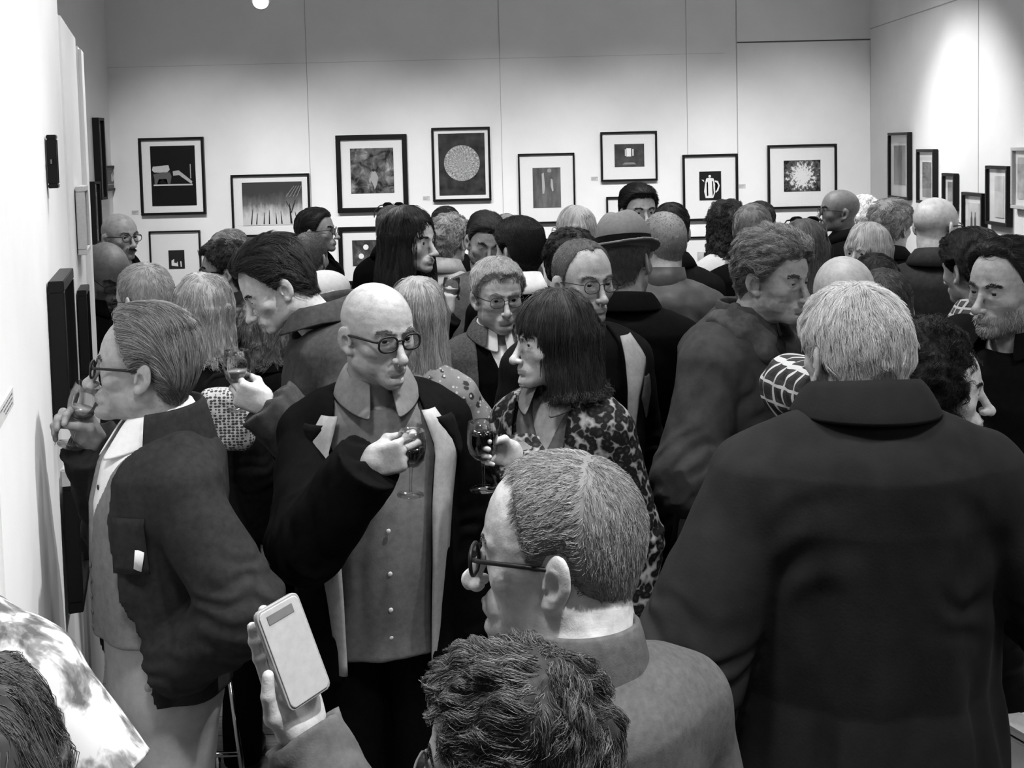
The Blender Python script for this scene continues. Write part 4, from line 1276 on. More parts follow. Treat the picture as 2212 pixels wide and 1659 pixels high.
def wob(nt, v, sc, amt):
    n = nt.nodes.new('ShaderNodeTexNoise'); n.inputs['Scale'].default_value = sc; nt.links.new(v, n.inputs['Vector'])
    a = nt.nodes.new('ShaderNodeVectorMath'); a.operation = 'SCALE'; a.inputs['Scale'].default_value = amt; nt.links.new(n.outputs['Color'], a.inputs[0])
    c = nt.nodes.new('ShaderNodeVectorMath'); c.operation = 'ADD'; nt.links.new(v, c.inputs[0]); nt.links.new(a.outputs[0], c.inputs[1]); return c.outputs[0]
MT['leopard'] = patt('leopard_print', lambda nt, v: ramp(nt, voro(nt, wob(nt, v, 26, .03), 47), [(.0, .04), (.2, .02), (.34, .005), (.56, .006), (.68, .16), (.85, .3)]))
MT['dots'] = patt('speckled_print', lambda nt, v: mixc(nt, ramp(nt, voro(nt, wob(nt, v, 30, .01), 56), [(.2, 1), (.26, 0)], 'LINEAR'), mixc(nt, ramp(nt, voro(nt, wob(nt, mapv(nt, v, (1, 1, 1), (3, 1, 2)), 40, .02), 27), [(.22, 1), (.3, 0)]), ramp(nt, noise_n(nt, v, 16, 4), [(.3, .16), (.7, .26)]), .03), .5))
MT['floral'] = patt('floral_print', lambda nt, v: ramp(nt, noise_n(nt, wob(nt, mapv(nt, v, (1, 1, .6)), 14, .04), 22, 4, .55), [(.38, .08), (.46, .22), (.53, .55), (1, .62)]))
def plaid(base, line, p1=.07, p2=.012):
    def fn(nt, v):
        s = sep(nt, wob(nt, v, 8, .02)); o = None
        ax = mathn(nt, 'ADD', s[0], mathn(nt, 'MULTIPLY', s[1], .8))
        for q in (ax, s[2]):
            f = mathn(nt, 'LESS_THAN', mathn(nt, 'MODULO', mathn(nt, 'ADD', q, 10), p1), p2)
            o = f if o is None else mathn(nt, 'MAXIMUM', o, f)
        g = None
        for q in (ax, s[2]):
            f = mathn(nt, 'LESS_THAN', mathn(nt, 'MODULO', mathn(nt, 'ADD', q, 10.03), p1), p1 * .45)
            g = f if g is None else mathn(nt, 'ADD', g, f)
        return mixc(nt, o, ramp(nt, mathn(nt, 'MULTIPLY', g, .5), [(0, base * 2.5), (1, base)]), line)
    return fn
MT['plaid'] = patt('plaid_flannel', plaid(.02, .55, .05, .008))
MT['check'] = patt('small_check', plaid(.03, .5, .03, .008))
MT['camo'] = patt('leaf_print', lambda nt, v: ramp(nt, voro(nt, wob(nt, v, 25, .03), 26), [(.1, .18), (.35, .05), (.5, .02)]))
MT['ribbed'] = patt('ribbed_knit', lambda nt, v: ramp(nt, noise_n(nt, mapv(nt, v, (160, 160, 6)), 1, 3), [(.3, .25), (.7, .6)]))

# hair kinds
def H(style='short', **k):
    d = dict(style=style); d.update(k); return d
crop = lambda **k: H('short', **{**dict(th=(.007, .004, .005), L=.012, N=9000, lift=.5, jit=.35, puff=.001, wd=.00045, clump=.35, per=9), **k})
short = lambda **k: H('short', **{**dict(th=(.016, .006, .009), L=.032, N=9000, lift=.2, jit=.22, clump=.6, per=22), **k})
side = lambda **k: H('short', **{**dict(th=(.02, .008, .012), L=.05, N=9000, lift=.1, jit=.14, flow='back'), **k})
messy = lambda **k: H('short', **{**dict(th=(.024, .012, .014), L=.045, N=7000, lift=.4, jit=.5, lump=(.006, 30), curl=.003, turns=1, k=7), **k})
curly = lambda **k: H('curly', **{**dict(th=(.03, .018, .022), L=.05, N=8000, lift=.4, jit=.6, lump=(.008, 32), curl=.006, turns=1.6, k=9, flow='curl', clump=.85, per=24), **k})
monk = lambda **k: H('monk', **{**dict(th=(.003, .003, .003), L=.008, N=3500, crown=.03, wd=.0004, lift=.4, jit=.4), **k})
bob = lambda **k: H('bob', **{**dict(t=.018, zend=-.14, L=.1, N=9000, flow='down', lift=.04, k=7, lump=(.003, 70), flare=.06, jit=.1, clump=.6, per=30), **k})
fluff = lambda **k: H('bob', **{**dict(t=.024, zend=-.11, L=.06, N=9000, flow='down', lift=.2, k=8, lump=(.008, 34), zs=.6, flare=.02, jit=.35, curl=.004, turns=1.2, clump=.7, per=26), **k})
long_ = lambda **k: H('bob', **{**dict(t=.016, zend=-.32, L=.16, N=9000, flow='down', lift=.04, k=8, lump=(.006, 40), zs=.15, flare=.1, jit=.12, fw=.056, clump=.6, per=36), **k})
cloud = lambda **k: H('bob', **{**dict(t=.045, zend=-.2, L=.06, N=11000, flow='curl', curl=.008, turns=2, lift=.3, k=9, lump=(.013, 28), zs=1, flare=.1, fw=.066, jit=.5, clump=.85, per=26), **k})

def G(n, mat, off=.012, **k):
    d = dict(n=n, mat=MT[mat] if isinstance(mat, str) else mat, off=off); d.update(k); return d
def coat(mat='black', n='coat', **k): return G(n, mat, .024, **{**dict(hem=.62, collar='coat', wr=.004, flare=.06), **k})
def jacket(mat='char', n='jacket', **k): return G(n, mat, .022, **{**dict(hem=.8, collar='coat', wr=.005), **k})
def sweater(mat='ink', n='jumper', **k): return G(n, mat, .014, **{**dict(hem=.86, wr=.004), **k})
def shirt(mat='light', **k): return G('shirt', mat, .008, **{**dict(hem=.85, collar='shirt', wr=.003), **k})

# ------------------------------------------------------------------ foreground
PR = {}
PR['fleece'] = person('man with cropped grey hair and thick black eyeglasses in grey stand-collar fleece', 1200, 980, 1.5, s=1.05, hy=-104, hp=3, ht=-2, by=-148,
    hair=crop(line='recede', N=15000, L=.014, th=(.009, .005, .007), flow='fwd', crownpt=(0, .06, .11), var=(.3, 2.6)), haircol=.19, brow=.3, eyew='thick', fc=face(age=.9, w=1.03, nose=1.1, fat=.25, neckw=1.12), skinv=.5, hoff=(0, -.03, -.02),
    wear=[G('fleece', cloth('grey_fleece', .1, .2, 90), .016, hem=.8, collar='stand', wr=.003)])
phw = at(655, 1588, 1.34)
PR['phone'] = person('person with short dark curly hair and pale eyeglasses, raising a phone', 1104, 1402, 1.14, s=.91, hy=-106, hp=2, by=-140, sex='f',
    hair=curly(th=(.018, .009, .012), L=.055, N=15000, flow='fwd', lift=.3, curl=.007, line='full', k=10, jit=.35, clump=.92, per=55, turns=.9, var=(.25, 5.0)), haircol=.045, eyew='mid_light', fc=face(age=.3), skinv=.52,
    wear=[G('jumper', 'warm', .016, hem=.86, collar='turtle')],
    arms={'L': dict(W=phw, F=(-.3, .12, 1), N=(.75, -.7, .05), pose='phone', pole=(.6, -.4, -1))})
PR['white'] = person('broad man with thick white hair in dark overcoat, back to the camera', 1843, 614, 1.96, hy=-166, hp=4, by=180, broad=1.03, fat=1.1, s=.93, hoff=(0, -.02, -.055),
    hair=H('short', th=(.012, .007, .014), L=.045, N=16000, lift=.28, jit=.22, puff=.006, clump=.65, per=18, lump=(.003, 40), var=(.6, 1.5), flow='crown', crownpt=(.0, .02, .12), line='full', wd=.00055), haircol=.74, fc=face(age=.7, w=1.04, jw=1.08, fat=.4, neckw=1.1), skinv=.5,
    wear=[G('overcoat', cloth('dark_overcoat', .02, .12, 30, .8, .1), .024, hem=.55, collar='coat', wr=.007, soff=.02, flare=.0)],
    arms={'L': dict(loc=((.3, .05, 1.08), (.25, -.14, .88)), F=(0, -.4, -1), N=(-1, 0, 0)), 'R': dict(loc=((-.32, .03, 1.15), (-.25, -.22, 1.17)), F=(.2, -1, .1), N=(1, 0, 0))})
PR['blouse'] = person('woman in white floral blouse with bare arm at the left edge, head outside the photo', -325, 815, 1.5, hoff=(.07, 0, 0), hy=170, by=172, sex='f', hair=crop(), haircol=.07, skinv=.52, arms={'R': dict(loc=((-.33, .02, 1.12), (-.37, -.1, .9)), F=(0, -.2, -1), N=(1, 0, 0))},
    wear=[G('blouse', 'floral', .02, hem=.84, sleeve=.36, soff=.022, wr=.006)], broad=1.22)
PR['brown'] = person('person with wavy brown hair in the bottom left corner, seen from behind', -125, 1425, 1.12, hy=-155, by=-160, sex='f', hair=bob(t=.026, zend=-.2, lump=(.008, 40), jit=.25, L=.09, N=13000, zs=.3, clump=.85, per=50, var=(.3, 2.5)), haircol=.09, wear=[sweater('dark')])
# ------------------------------------------------------------------ left group
PR['vest'] = person('man in dark jacket, grey waistcoat and beige trousers drinking at the left partition', 305, 655, 2.5, hy=-84, hp=-3, by=-58,
    hair=H('short', th=(.024, .009, .014), L=.075, N=14000, lift=.06, jit=.14, clump=.75, per=36, flow='back', puff=.007, line='recede', k=8, var=(.35, 2.0)), haircol=.17, brow=.2, eyew='thick', fc=face(age=.7, mouth=.8, jw=1.04, fat=.15, nose=1.08), skinv=.3, hoff=(0, .02, 0),
    wear=[shirt('white', sleeve=0, hem=1.08), G('waistcoat', 'mid', .018, hem=1.03, sleeve=0, vneck=1.25, nr=.085, wr=.003), G('jacket', 'char', .032, hem=.91, collar='highstand', open=[(.85, .19), (.95, .16), (1.2, .125), (1.3, .11), (1.45, .09)], openx=.012, wr=.006, soff=.008)],
    legs=('trousers', MT['beige']),
    arms={'R': dict(W=at(207, 962, 2.58), E=at(262, 1130, 2.72), F=(-.5, -.05, 1), N=(-.3, -1, -.1)), 'L': dict(loc=((.31, .1, 1.13), (.165, -.02, .99)), F=(-.5, .12, -1), N=(-1, -.2, 0))})
v = PR['vest']; J = v['J']
buttons(v, 'button', (1.19, 1.155, 1.12, 1.085, 1.05), 0, .018, plain('dull_button', .1, .4), v['o'].children[[c.name.split('.')[0] for c in v['o'].children].index('waistcoat')], .0075)
def kid(R, n): return [c for c in R['o'].children if c.name.split('.')[0] == n][0]
buttons(v, 'shirt_button', (1.36,), 0, .008, plain('dark_button', .02, .4), kid(v, 'shirt'), .006)
x, z = .17, 1.245
y = float(front_y(np.array(x), np.array(z), J, .032))
mk('name_sticker', [bevbox((-.028, -.0015, -.022), (.028, .0015, .022), .001, 0, (rotz(rad(38)) @ roty(rad(12)), np.array((x, y - .008, z)) * v['k']))], plain('white_sticker', .8, .6), kid(v, 'jacket'))
z = 1.3
def patch(R, name, x0, x1, z0, z1, off, mat, parent):
    X, Z = np.meshgrid(np.linspace(x0, x1, 9), np.linspace(z0, z1, 9), indexing='ij')
    Yv = front_y(X, Z, R['J'], off) - .004
    V, Fc, m = grid(np.stack([X, Yv, Z], -1) * R['k'])
    o = mk(name, [(V, Fc, 0)], [mat], parent); sm = o.modifiers.new('thick', 'SOLIDIFY'); sm.thickness = .005; sm.offset = 0
patch(v, 'chest_pocket', .135, .19, 1.21, 1.33, .035, MT['char'], kid(v, 'jacket'))

PR['bald'] = person('bald man with dark-rimmed eyeglasses, open dark jacket and grey shirt, holding red wine', 812, 614, 2.72, hy=38, hp=7, by=14, fat=1.12, s=1.0,
    hair=monk(L=.006, crown=.04), haircol=.22, brow=.16, eyew='thick', fc=face(age=.7, fat=.3, w=1.03), skinv=.36, hoff=(0, -.03, 0),
    wear=[shirt('mid', hem=.84, collar='bigshirt', sleeve=0), G('jacket', 'black', .03, hem=.8, open=[(.75, .1), (1.0, .105), (1.2, .115), (1.33, .13), (1.46, .1)], openx=-.005, wr=.006, soff=.012)],
    arms={'R': dict(W=at(796, 1000, 2.46), F=(1, -.08, .22), N=(.1, 1, 0), pole=(-.6, .1, -1))})
v = PR['bald']; jk = kid(v, 'jacket')
strip(v, 'jacket_lining', [.82, 1.0, 1.2, 1.34, 1.43], [.1, .104, .112, .128, .1], [.02, .035, .055, .065, .035], .033, MT['light'], jk, xc=-.005)
strip(v, 'jacket_collar', [1.3, 1.35, 1.41], [.195, .175, .13], [.0, .05, .05], .036, MT['ink'], jk, xc=-.005)
buttons(v, 'button', (1.36, 1.16, 1.06, .97, .9), .0, .012, plain('pearl_button', .7, .3), kid(v, 'shirt'), .006)

PR['bob'] = person('woman with dark bobbed hair and fringe in leopard-print coat, holding a dark drink', 1190, 627, 2.95, hy=-66, hp=2, by=-28, sex='f', s=.97,
    hair=bob(fringe=.022, t=.018, zend=-.135, L=.12, N=15000, wd=.0006, flare=.09, cy=.03, ovv=.014, fw=.066), haircol=.03, brow=.05, fc=face(age=.6, w=.97, fat=.15), skinv=.52,
    wear=[shirt('mid', collar='bigshirt', hem=.86, vneck=1.3), G('coat', 'leopard', .026, hem=.6, open=[(.6, .07), (1.2, .075), (1.46, .085)], openx=-.01, wr=.005, soff=.01)],
    arms={'R': dict(W=at(1117, 985, 2.7), F=(-1, 0, .3), N=(.1, -1, .1), pole=(.2, .4, -1), hs=.9)})
v = PR['bob']
buttons(v, 'button', (1.36, 1.26, 1.18), -.01, .012, plain('pearl_button', .7, .3), kid(v, 'shirt'), .006)
strip(v, 'coat_lapel', [1.08, 1.2, 1.34, 1.46], [.07, .075, .08, .085], [.01, .05, .075, .03], .03, MT['leopard'], kid(v, 'coat'), xc=-.01)
patch(v, 'spotted_top', -.045, -.012, 1.2, 1.33, .012, patt('spotted_lace', lambda nt, v: ramp(nt, voro(nt, v, 110), [(.3, .02), (.45, .7)])), kid(v, 'shirt'))

PR['plaidcoat'] = person('man with short hair and rimless eyeglasses in dark jumper and pale-lined coat', 1258, 517, 3.35, hy=28, hp=3, by=22,
    hair=crop(line='recede', N=9000, L=.01), haircol=.12, eyew='thin', fc=face(age=.6, jw=.98), skinv=.36,
    wear=[sweater('black'), G('coat', 'ink', .03, hem=.6, open=[(.6, .06), (1.2, .07), (1.46, .085)], wr=.005)])
v = PR['plaidcoat']
strip(v, 'coat_lining', [.9, 1.2, 1.3, 1.38, 1.46], [.06, .07, .075, .08, .085], [.02, .03, .05, .1, .05], .036, MT['light'], kid(v, 'coat'), sides=(1,))
strip(v, 'coat_collar', [1.22, 1.28, 1.34], [.15, .13, .15], [.0, .06, .03], .038, MT['dark'], kid(v, 'coat'), sides=(1,))
PR['oldman'] = person('older man with grey wavy hair and eyeglasses in tweed jacket over dark jumper', 1073, 556, 3.95, hy=18, hp=6, by=10, broad=1.02,
    hair=H('short', th=(.018, .012, .014), L=.035, N=9000, lift=.2, jit=.35, lump=(.004, 30), line='full'), haircol=.4, brow=.3, eyew='thin', fc=face(age=1.0, fat=.6, w=1.04, jw=1.1, smile=-.7), skinv=.4,
    wear=[shirt('white'), sweater('black', vneck=1.33, nr=.075), G('jacket', cloth('tweed', .075, .4, 120), .028, hem=.8, open=[(.8, .07), (1.2, .09), (1.46, .09)], collar='coat')])
PR['beret'] = person('woman with pale straight hair in speckled blouse, back to the camera', 903, 599, 3.62, hy=175, by=168, sex='f', hair=bob(zend=-.17, t=.016, L=.13, N=12000, flare=.05), haircol=.36,
    wear=[G('blouse', 'dots', .018, hem=.8, collar='turtle', soff=.012, wr=.006)], arms={'R': dict(loc=((-.27, -.03, 1.12), (-.14, -.22, 1.12)), F=(1, -.3, 0), N=(0, 1, 0))})
PR['young'] = person('young man with dark swept hair in overshirt, bowing his head over white wine', 592, 515, 3.18, hy=-72, hp=32, by=-72, s=.96, hoff=(0, -.12, -.05),
    hair=H('short', th=(.026, .006, .01), L=.055, N=12000, lift=.35, jit=.3, clump=.7, per=30, flow='back', line='recede', puff=.01, quiff=(.0, .022)), haircol=.03, fc=face(age=.1, w=.97, jw=.95, open=.3, nose=1.05), skinv=.5,
    wear=[G('overshirt', 'dark', .024, hem=.8, collar='coat', wr=.006, soff=.012)],
    arms={'L': dict(W=at(578, 872, 2.85), F=(-1, -.1, .42), N=(0, 1, .1), pole=(.5, -.2, -1))})
PR['blondeback'] = person('blonde woman with shoulder-length layered hair in black top, back to the camera', 437, 590, 3.75, hy=-168, by=175, sex='f', hair=bob(zend=-.13, t=.022, L=.08, N=11000, lump=(.007, 40), zs=.4, jit=.2), haircol=.34,
    wear=[G('top', 'ink', .012, hem=.84, wr=.003)])
PR['greyglass'] = person('man with short grey hair and eyeglasses turned away, behind the drinking man', 308, 569, 3.88, hy=-122, hp=8, by=-115, hair=crop(line='recede', L=.02, th=(.01, .006, .008)), haircol=.32, eyew='thin', fc=face(age=.8), skinv=.45, wear=[jacket('ink')])
PR['domed'] = person('dark-skinned bald man with eyeglasses bowing his head by the end of the partition', 228, 528, 5.05, hy=48, hp=30, by=60, s=1.14, hair=None, haircol=.03, eyew='thin', fc=face(age=.8, fat=.3, open=.3), skinv=.13, wear=[coat('black')])
PR['tash'] = person('bald man with moustache and eyeglasses standing in the far left corner', 257, 462, 5.95, hy=55, hp=2, by=40, s=1.02, hair=monk(crown=.03), haircol=.1, eyew='mid', beard=('moustache', .012), fc=face(age=.8), skinv=.36, wear=[shirt('white'), jacket('black', open=[(.8, .05), (1.46, .06)])])
PR['curlyman'] = person('man with dark curly hair and eyeglasses facing left, in front of the grey-haired one', 482, 517, 4.95, hy=-78, by=-70, hair=curly(th=(.024, .014, .018)), haircol=.03, eyew='thick', skinv=.3, wear=[G('shirt', 'camo', .014, hem=.82, collar='shirt')])
PR['greyfar'] = person('grey-haired person behind the curly dark-haired man in eyeglasses', 497, 494, 5.75, hy=150, by=150, hair=short(th=(.014, .01, .012)), haircol=.25, wear=[jacket('dark')])
PR['profile'] = person('dark-haired man with eyeglasses in profile before the tree photograph', 682, 448, 6.2, hy=84, hp=-3, by=60, hair=short(th=(.016, .008, .01), line='full', flow='back'), haircol=.02, eyew='mid', skinv=.27, wear=[jacket('black')])
PR['cropback'] = person('man with cropped dark hair seen from behind, left of the thick frames', 668, 501, 5.3, hy=165, by=160, hair=crop(L=.014), haircol=.1, skinv=.3, wear=[jacket('ink')])
PR['flatcap'] = person('person in pale flat cap with dark band, behind the young bowed man', 697, 590, 4.3, hy=170, by=170, hair=crop(), haircol=.05, wear=[jacket('ink')])
PR['blondslip'] = person('fair-haired person mostly hidden behind the young bowed man', 735, 628, 3.85, hy=170, by=160, sex='f', s=.95, hair=fluff(), haircol=.38, wear=[sweater('dark')])
PR['bentbrown'] = person('person with light brown hair in black coat, below the chin of the young bowed man', 575, 645, 4.15, hy=160, by=150, sex='f', s=.96, hair=fluff(zend=-.1), haircol=.17, wear=[coat('black')])

# ------------------------------------------------------------------ middle
PR['longhair'] = person('smiling woman with long dark hair in black coat, holding up a glass', 884, 446, 4.6, hy=60, hp=2, by=62, sex='f', s=1.05, hair=long_(t=.02, zend=-.34, flare=.13, N=13000, fw=.082, oy=.125), haircol=.015, fc=face(age=.1, smile=.9, mouth=.9, nose=1.1), skinv=.42,
    wear=[coat('black', collar=None, nr=.1)], arms={'R': dict(W=at(962, 678, 4.2), F=(.1, .1, 1), N=(.35, 1, 0), pole=(-.3, -.3, -1), hs=.88)})
PR['sunhead'] = person('person with sunglasses on head half hidden behind the long dark hair', 846, 443, 6.3, hy=175, by=170, sex='f', hair=short(th=(.014, .01, .012)), haircol=.12, wear=[jacket('black')])
PR['blackpeak'] = person('person whose black hair shows above the fair curls below the dandelion disc picture', 962, 445, 6.7, hy=175, by=175, hair=short(), haircol=.012, wear=[jacket('black')])
PR['faircurl'] = person('person with fair curly hair right of the long dark-haired woman', 972, 462, 5.8, hy=150, by=150, hair=curly(th=(.022, .016, .018)), haircol=.36, skinv=.4, wear=[shirt('light')])
PR['smiler'] = person('young man with dark hair smiling with lowered eyes, in grey T-shirt', 1046, 458, 5.2, hy=14, hp=20, ht=8, by=5, hair=H('short', th=(.022, .006, .01), L=.04, flow='back', lift=.2, jit=.3), haircol=.03, fc=face(age=.2, smile=1.0, open=.15, mouth=.3), skinv=.33, beard=('full', .0035), beardcol=.05, wear=[G('t_shirt', 'warm', .012, hem=.86, sleeve=.6)])
PR['peep'] = person('grey-haired person of whom only the crown shows behind the smiling young man', 1093, 461, 7.1, hy=180, by=180, hair=short(), haircol=.2, wear=[jacket('dark')])
PR['darkback'] = person('man with thick dark hair and white shirt collar, turned away, beside the smiling young man', 1118, 467, 4.65, hy=-140, by=-165, hair=H('short', th=(.026, .012, .016), L=.05, lift=.15, jit=.25, N=11000, flow='back'), haircol=.012, fc=face(ear=1.1), skinv=.38, wear=[shirt('white', collar='bigshirt'), jacket('black', open=[(.8, .02), (1.46, .05)], nr=.085, collar=None)])
PR['bluntblonde'] = person('blonde woman with straight hair and eyeglasses, under the pale upright figures picture', 1238, 445, 6.0, hy=-125, by=-140, sex='f', hair=bob(zend=-.14, t=.014, L=.12, lump=(.001, 60)), haircol=.46, eyew='mid', wear=[G('cardigan', 'ribbed', .016, hem=.8)])
PR['afro'] = person('person with rounded black hair directly behind the man in the pale-lined coat', 1232, 492, 4.15, hy=175, by=175, hair=curly(th=(.03, .02, .026), line='low', L=.02, curl=.002), haircol=.006, wear=[shirt('white'), jacket('black', nr=.09)])
PR['tall'] = person('tall man with dark hair facing the room above the felt hat', 1379, 395, 5.6, hy=14, hp=2, by=10, hair=H('short', th=(.026, .01, .014), L=.045, flow='back', lift=.25, jit=.25), haircol=.015, fc=face(age=.3, open=.8), skinv=.36, wear=[jacket('black')])
PR['hat'] = person('man in grey felt trilby and black coat, back to the camera', 1352, 488, 3.8, hy=150, hp=8, ht=9, by=172, hair=crop(L=.014, th=(.006, .005, .006)), haircol=.1, skinv=.3, broad=1.05, wear=[coat('black')])
PR['leather'] = person('man with cropped grey hair in grey leather jacket, beside the felt hat', 1433, 457, 4.5, hy=-160, hp=-4, by=172, hair=crop(L=.008, th=(.005, .003, .004)), haircol=.24, fc=face(fat=.5, age=.8), skinv=.34, wear=[G('leather_jacket', cloth('grey_leather', .06, .3, 14, .5, .3), .024, hem=.78, collar='stand', wr=.006)])
PR['darkbehind'] = person('dark-haired person in dark jacket right of the tall man facing the room', 1449, 437, 5.15, hy=170, by=165, hair=short(), haircol=.012, wear=[jacket('ink')])

# ------------------------------------------------------------------ right
PR['hood'] = person('man with wavy grey-brown hair in dark hooded jacket, frowning to the right', 1672, 492, 3.25, hy=42, hp=8, by=55, hoff=(0, -.07, -.02), broad=1.06,
    hair=H('short', th=(.028, .014, .018), L=.05, N=12000, lift=.45, jit=.4, lump=(.009, 30), flow='back', curl=.005, turns=1, k=8, puff=.01, clump=.8, per=34, var=(.4, 2.2)), haircol=.2, brow=.08, fc=face(age=1.0, fat=.5, w=1.02, jw=1.08, open=.7, smile=-.6, nose=1.15), skinv=.32,
    wear=[sweater('dark', collar='turtle'), G('jacket', cloth('hooded_shell', .04, .2, 30, spec=.12), .034, hem=.76, open=[(.7, .02), (1.2, .03), (1.46, .06)], wr=.008, soff=.018)], arms={'R': dict(loc=((-.3, .02, 1.1), (-.14, -.24, 1.06)), F=(1, -.5, 0), N=(0, 1, 0)), 'L': dict(loc=((.28, .03, 1.1), (.16, -.22, 1.02)), F=(-1, -.5, 0), N=(0, 1, 0))})
v = PR['hood']
def hoodf(p):
    q = p - np.array((0, -.045, .0), F32); q[:, 0] = np.abs(q[:, 0]); d = None
    for pts, ra in (([(.0, .1, 1.455), (.07, .075, 1.468), (.1, .005, 1.448), (.088, -.055, 1.41), (.045, -.105, 1.34)], (.044, .042, .036, .03, .02)),
                    ([(.0, .055, 1.505), (.058, .04, 1.51), (.08, -.015, 1.485), (.062, -.075, 1.435)], (.017, .016, .015, .012))):
        for a, b, r0, r1 in zip(pts[:-1], pts[1:], ra[:-1], ra[1:]):
            c = cap(q, a, b, r0, r1); d = c if d is None else smin(d, c, .014)
    return d + F32(.006) * vnoise(p, (20, 20, 34), 4) + F32(.003) * vnoise(p, (50, 50, 70), 5)
child_sdf(v, 'hood', hoodf, (-.2, -.2, 1.28), (.2, .2, 1.58), .006, cloth('hood_fleece', .06), kid(v, 'jacket'), head=False)
PR['beard'] = person('man with grey beard and dark receding hair in dark jacket at the right edge', 2172, 512, 3.05, hy=-62, hp=4, by=-50, broad=1.08, hair=H('short', th=(.024, .008, .012), L=.05, N=10000, lift=.2, jit=.25, flow='back', line='recede', lump=(.004, 30)), haircol=.025, brow=.02, beard=('full', .013), beardcol=.38, eyew=None, fc=face(age=.9, w=1.03, nose=1.2, smile=-.5), skinv=.34,
    wear=[jacket('black', hem=.7)], arms={'R': dict(W=at(2215, 1170, 2.72), F=(-.35, .1, 1), N=(-.2, 1, .1), pole=(.2, .3, -1))})
PR['curlywoman'] = person('woman with black curly hair and hair clips, smiling to the right behind the white-haired man', 2024, 692, 2.5, hy=74, hp=4, by=120, sex='f', s=.96, hair=cloud(N=16000, t=.042, fw=.105, oy=.19, slim=.95, cy=.04, over=.006), haircol=.012, fc=face(age=.2, smile=.8, mouth=.3, nose=1.0), skinv=.55, legs=('skirt', MT['dots']), wear=[shirt('white', vneck=1.3), jacket('black', hem=.9, open=[(.8, .04), (1.46, .06)])])
PR['plaid'] = person('balding man in black and white plaid shirt, mostly hidden by the white-haired man', 1822, 553, 2.95, hy=172, by=-150, hair=monk(crown=.0, L=.006), haircol=.2, fc=face(fat=.4), skinv=.4, wear=[G('plaid_shirt', 'plaid', .02, hem=.82, collar='shirt', soff=.012)], arms={'L': dict(W=at(1790, 850, 2.66), E=at(1716, 836, 2.84), F=(1, -.2, .1), N=(.1, .6, -1))})
PR['brownback'] = person('person with short brown hair seen from behind, right above the white hair', 1908, 580, 3.48, hy=168, by=172, hair=short(th=(.014, .01, .012), L=.025), haircol=.06, skinv=.36, wear=[jacket('ink')])
PR['updo'] = person('dark-haired woman with hair pinned up and check collar, looking away to the left', 2098, 492, 3.9, hy=-158, hp=8, by=-158, sex='f', hair=H('short', th=(.028, .018, .03), L=.05, N=10000, lift=.05, jit=.15, flow='back', line='full', lump=(.005, 40)), haircol=.012, fc=face(age=.1), skinv=.42, wear=[G('shirt', 'check', .012, hem=.84, collar='shirt'), jacket('ink', nr=.09, collar=None)])
PR['baldright'] = person('bald man with black eyeglasses in dark jacket facing the pictures on the right wall', 2022, 427, 4.65, hy=125, hp=4, by=160, broad=1.08, hair=monk(crown=.035, L=.004, wd=.0003), haircol=.15, eyew='thick', fc=face(fat=.5, age=.6, w=1.03), skinv=.36, wear=[jacket('char', collar='coat')])
PR['fringe'] = person('blonde woman with fringe looking left between other heads', 1872, 482, 5.15, hy=-52, hp=0, by=-40, sex='f', hair=bob(fringe=.028, zend=-.16, t=.018, L=.1, lump=(.004, 50), fw=.056), haircol=.5, fc=face(age=.3), skinv=.42, wear=[coat('dark')])
PR['dark4'] = person('dark-haired person showing only a crown in front of the blonde woman with fringe', 1890, 547, 4.2, hy=180, by=178, hair=short(th=(.016, .01, .012)), haircol=.012, wear=[jacket('black')])
PR['sleek'] = person('dark-skinned bald man with eyeglasses in profile under the starburst photograph', 1812, 410, 6.2, hy=-92, hp=-2, by=-110, hair=None, haircol=.02, eyew='thin', fc=face(age=.4), skinv=.14, wear=[jacket('black')])
PR['wisp'] = person('person with wispy white hair between the bald man and the fair curls', 1866, 422, 6.85, hy=170, by=170, sex='f', hair=fluff(t=.03, lump=(.01, 40), jit=.6, lift=.5), haircol=.6, wear=[jacket('ink')])
PR['greycurl'] = person('person with grey curly hair looking at the pictures on the right wall', 1926, 430, 5.65, hy=128, by=140, hair=curly(th=(.026, .018, .02), line='low'), haircol=.34, skinv=.4, wear=[jacket('ink')])
PR['shades'] = person('long-haired woman with sunglasses pushed up on her hair, back to the camera', 1738, 474, 4.65, hy=165, by=165, sex='f', hair=long_(t=.018, zend=-.24, lump=(.006, 40)), haircol=.1, wear=[jacket('dark', collar=None)])
PR['darkcurl'] = person('woman with long dark curly hair and white top below the jug photograph', 1566, 432, 6.3, hy=-170, by=-170, sex='f', hair=cloud(t=.026, zend=-.22, flare=.06, lump=(.01, 34)), haircol=.04, wear=[G('top', 'white', .014, hem=.84)])
PR['greyshort'] = person('man with short grey hair in black jumper, turned away to the right', 1626, 439, 5.3, hy=150, by=165, broad=1.05, hair=short(th=(.012, .007, .009), L=.025), haircol=.2, skinv=.36, wear=[sweater('black')])
PR['sliver'] = person('person of whom only dark hair shows above the short grey hair under the jug photograph', 1642, 434, 6.95, hy=180, by=180, hair=short(), haircol=.02, wear=[jacket('ink')])

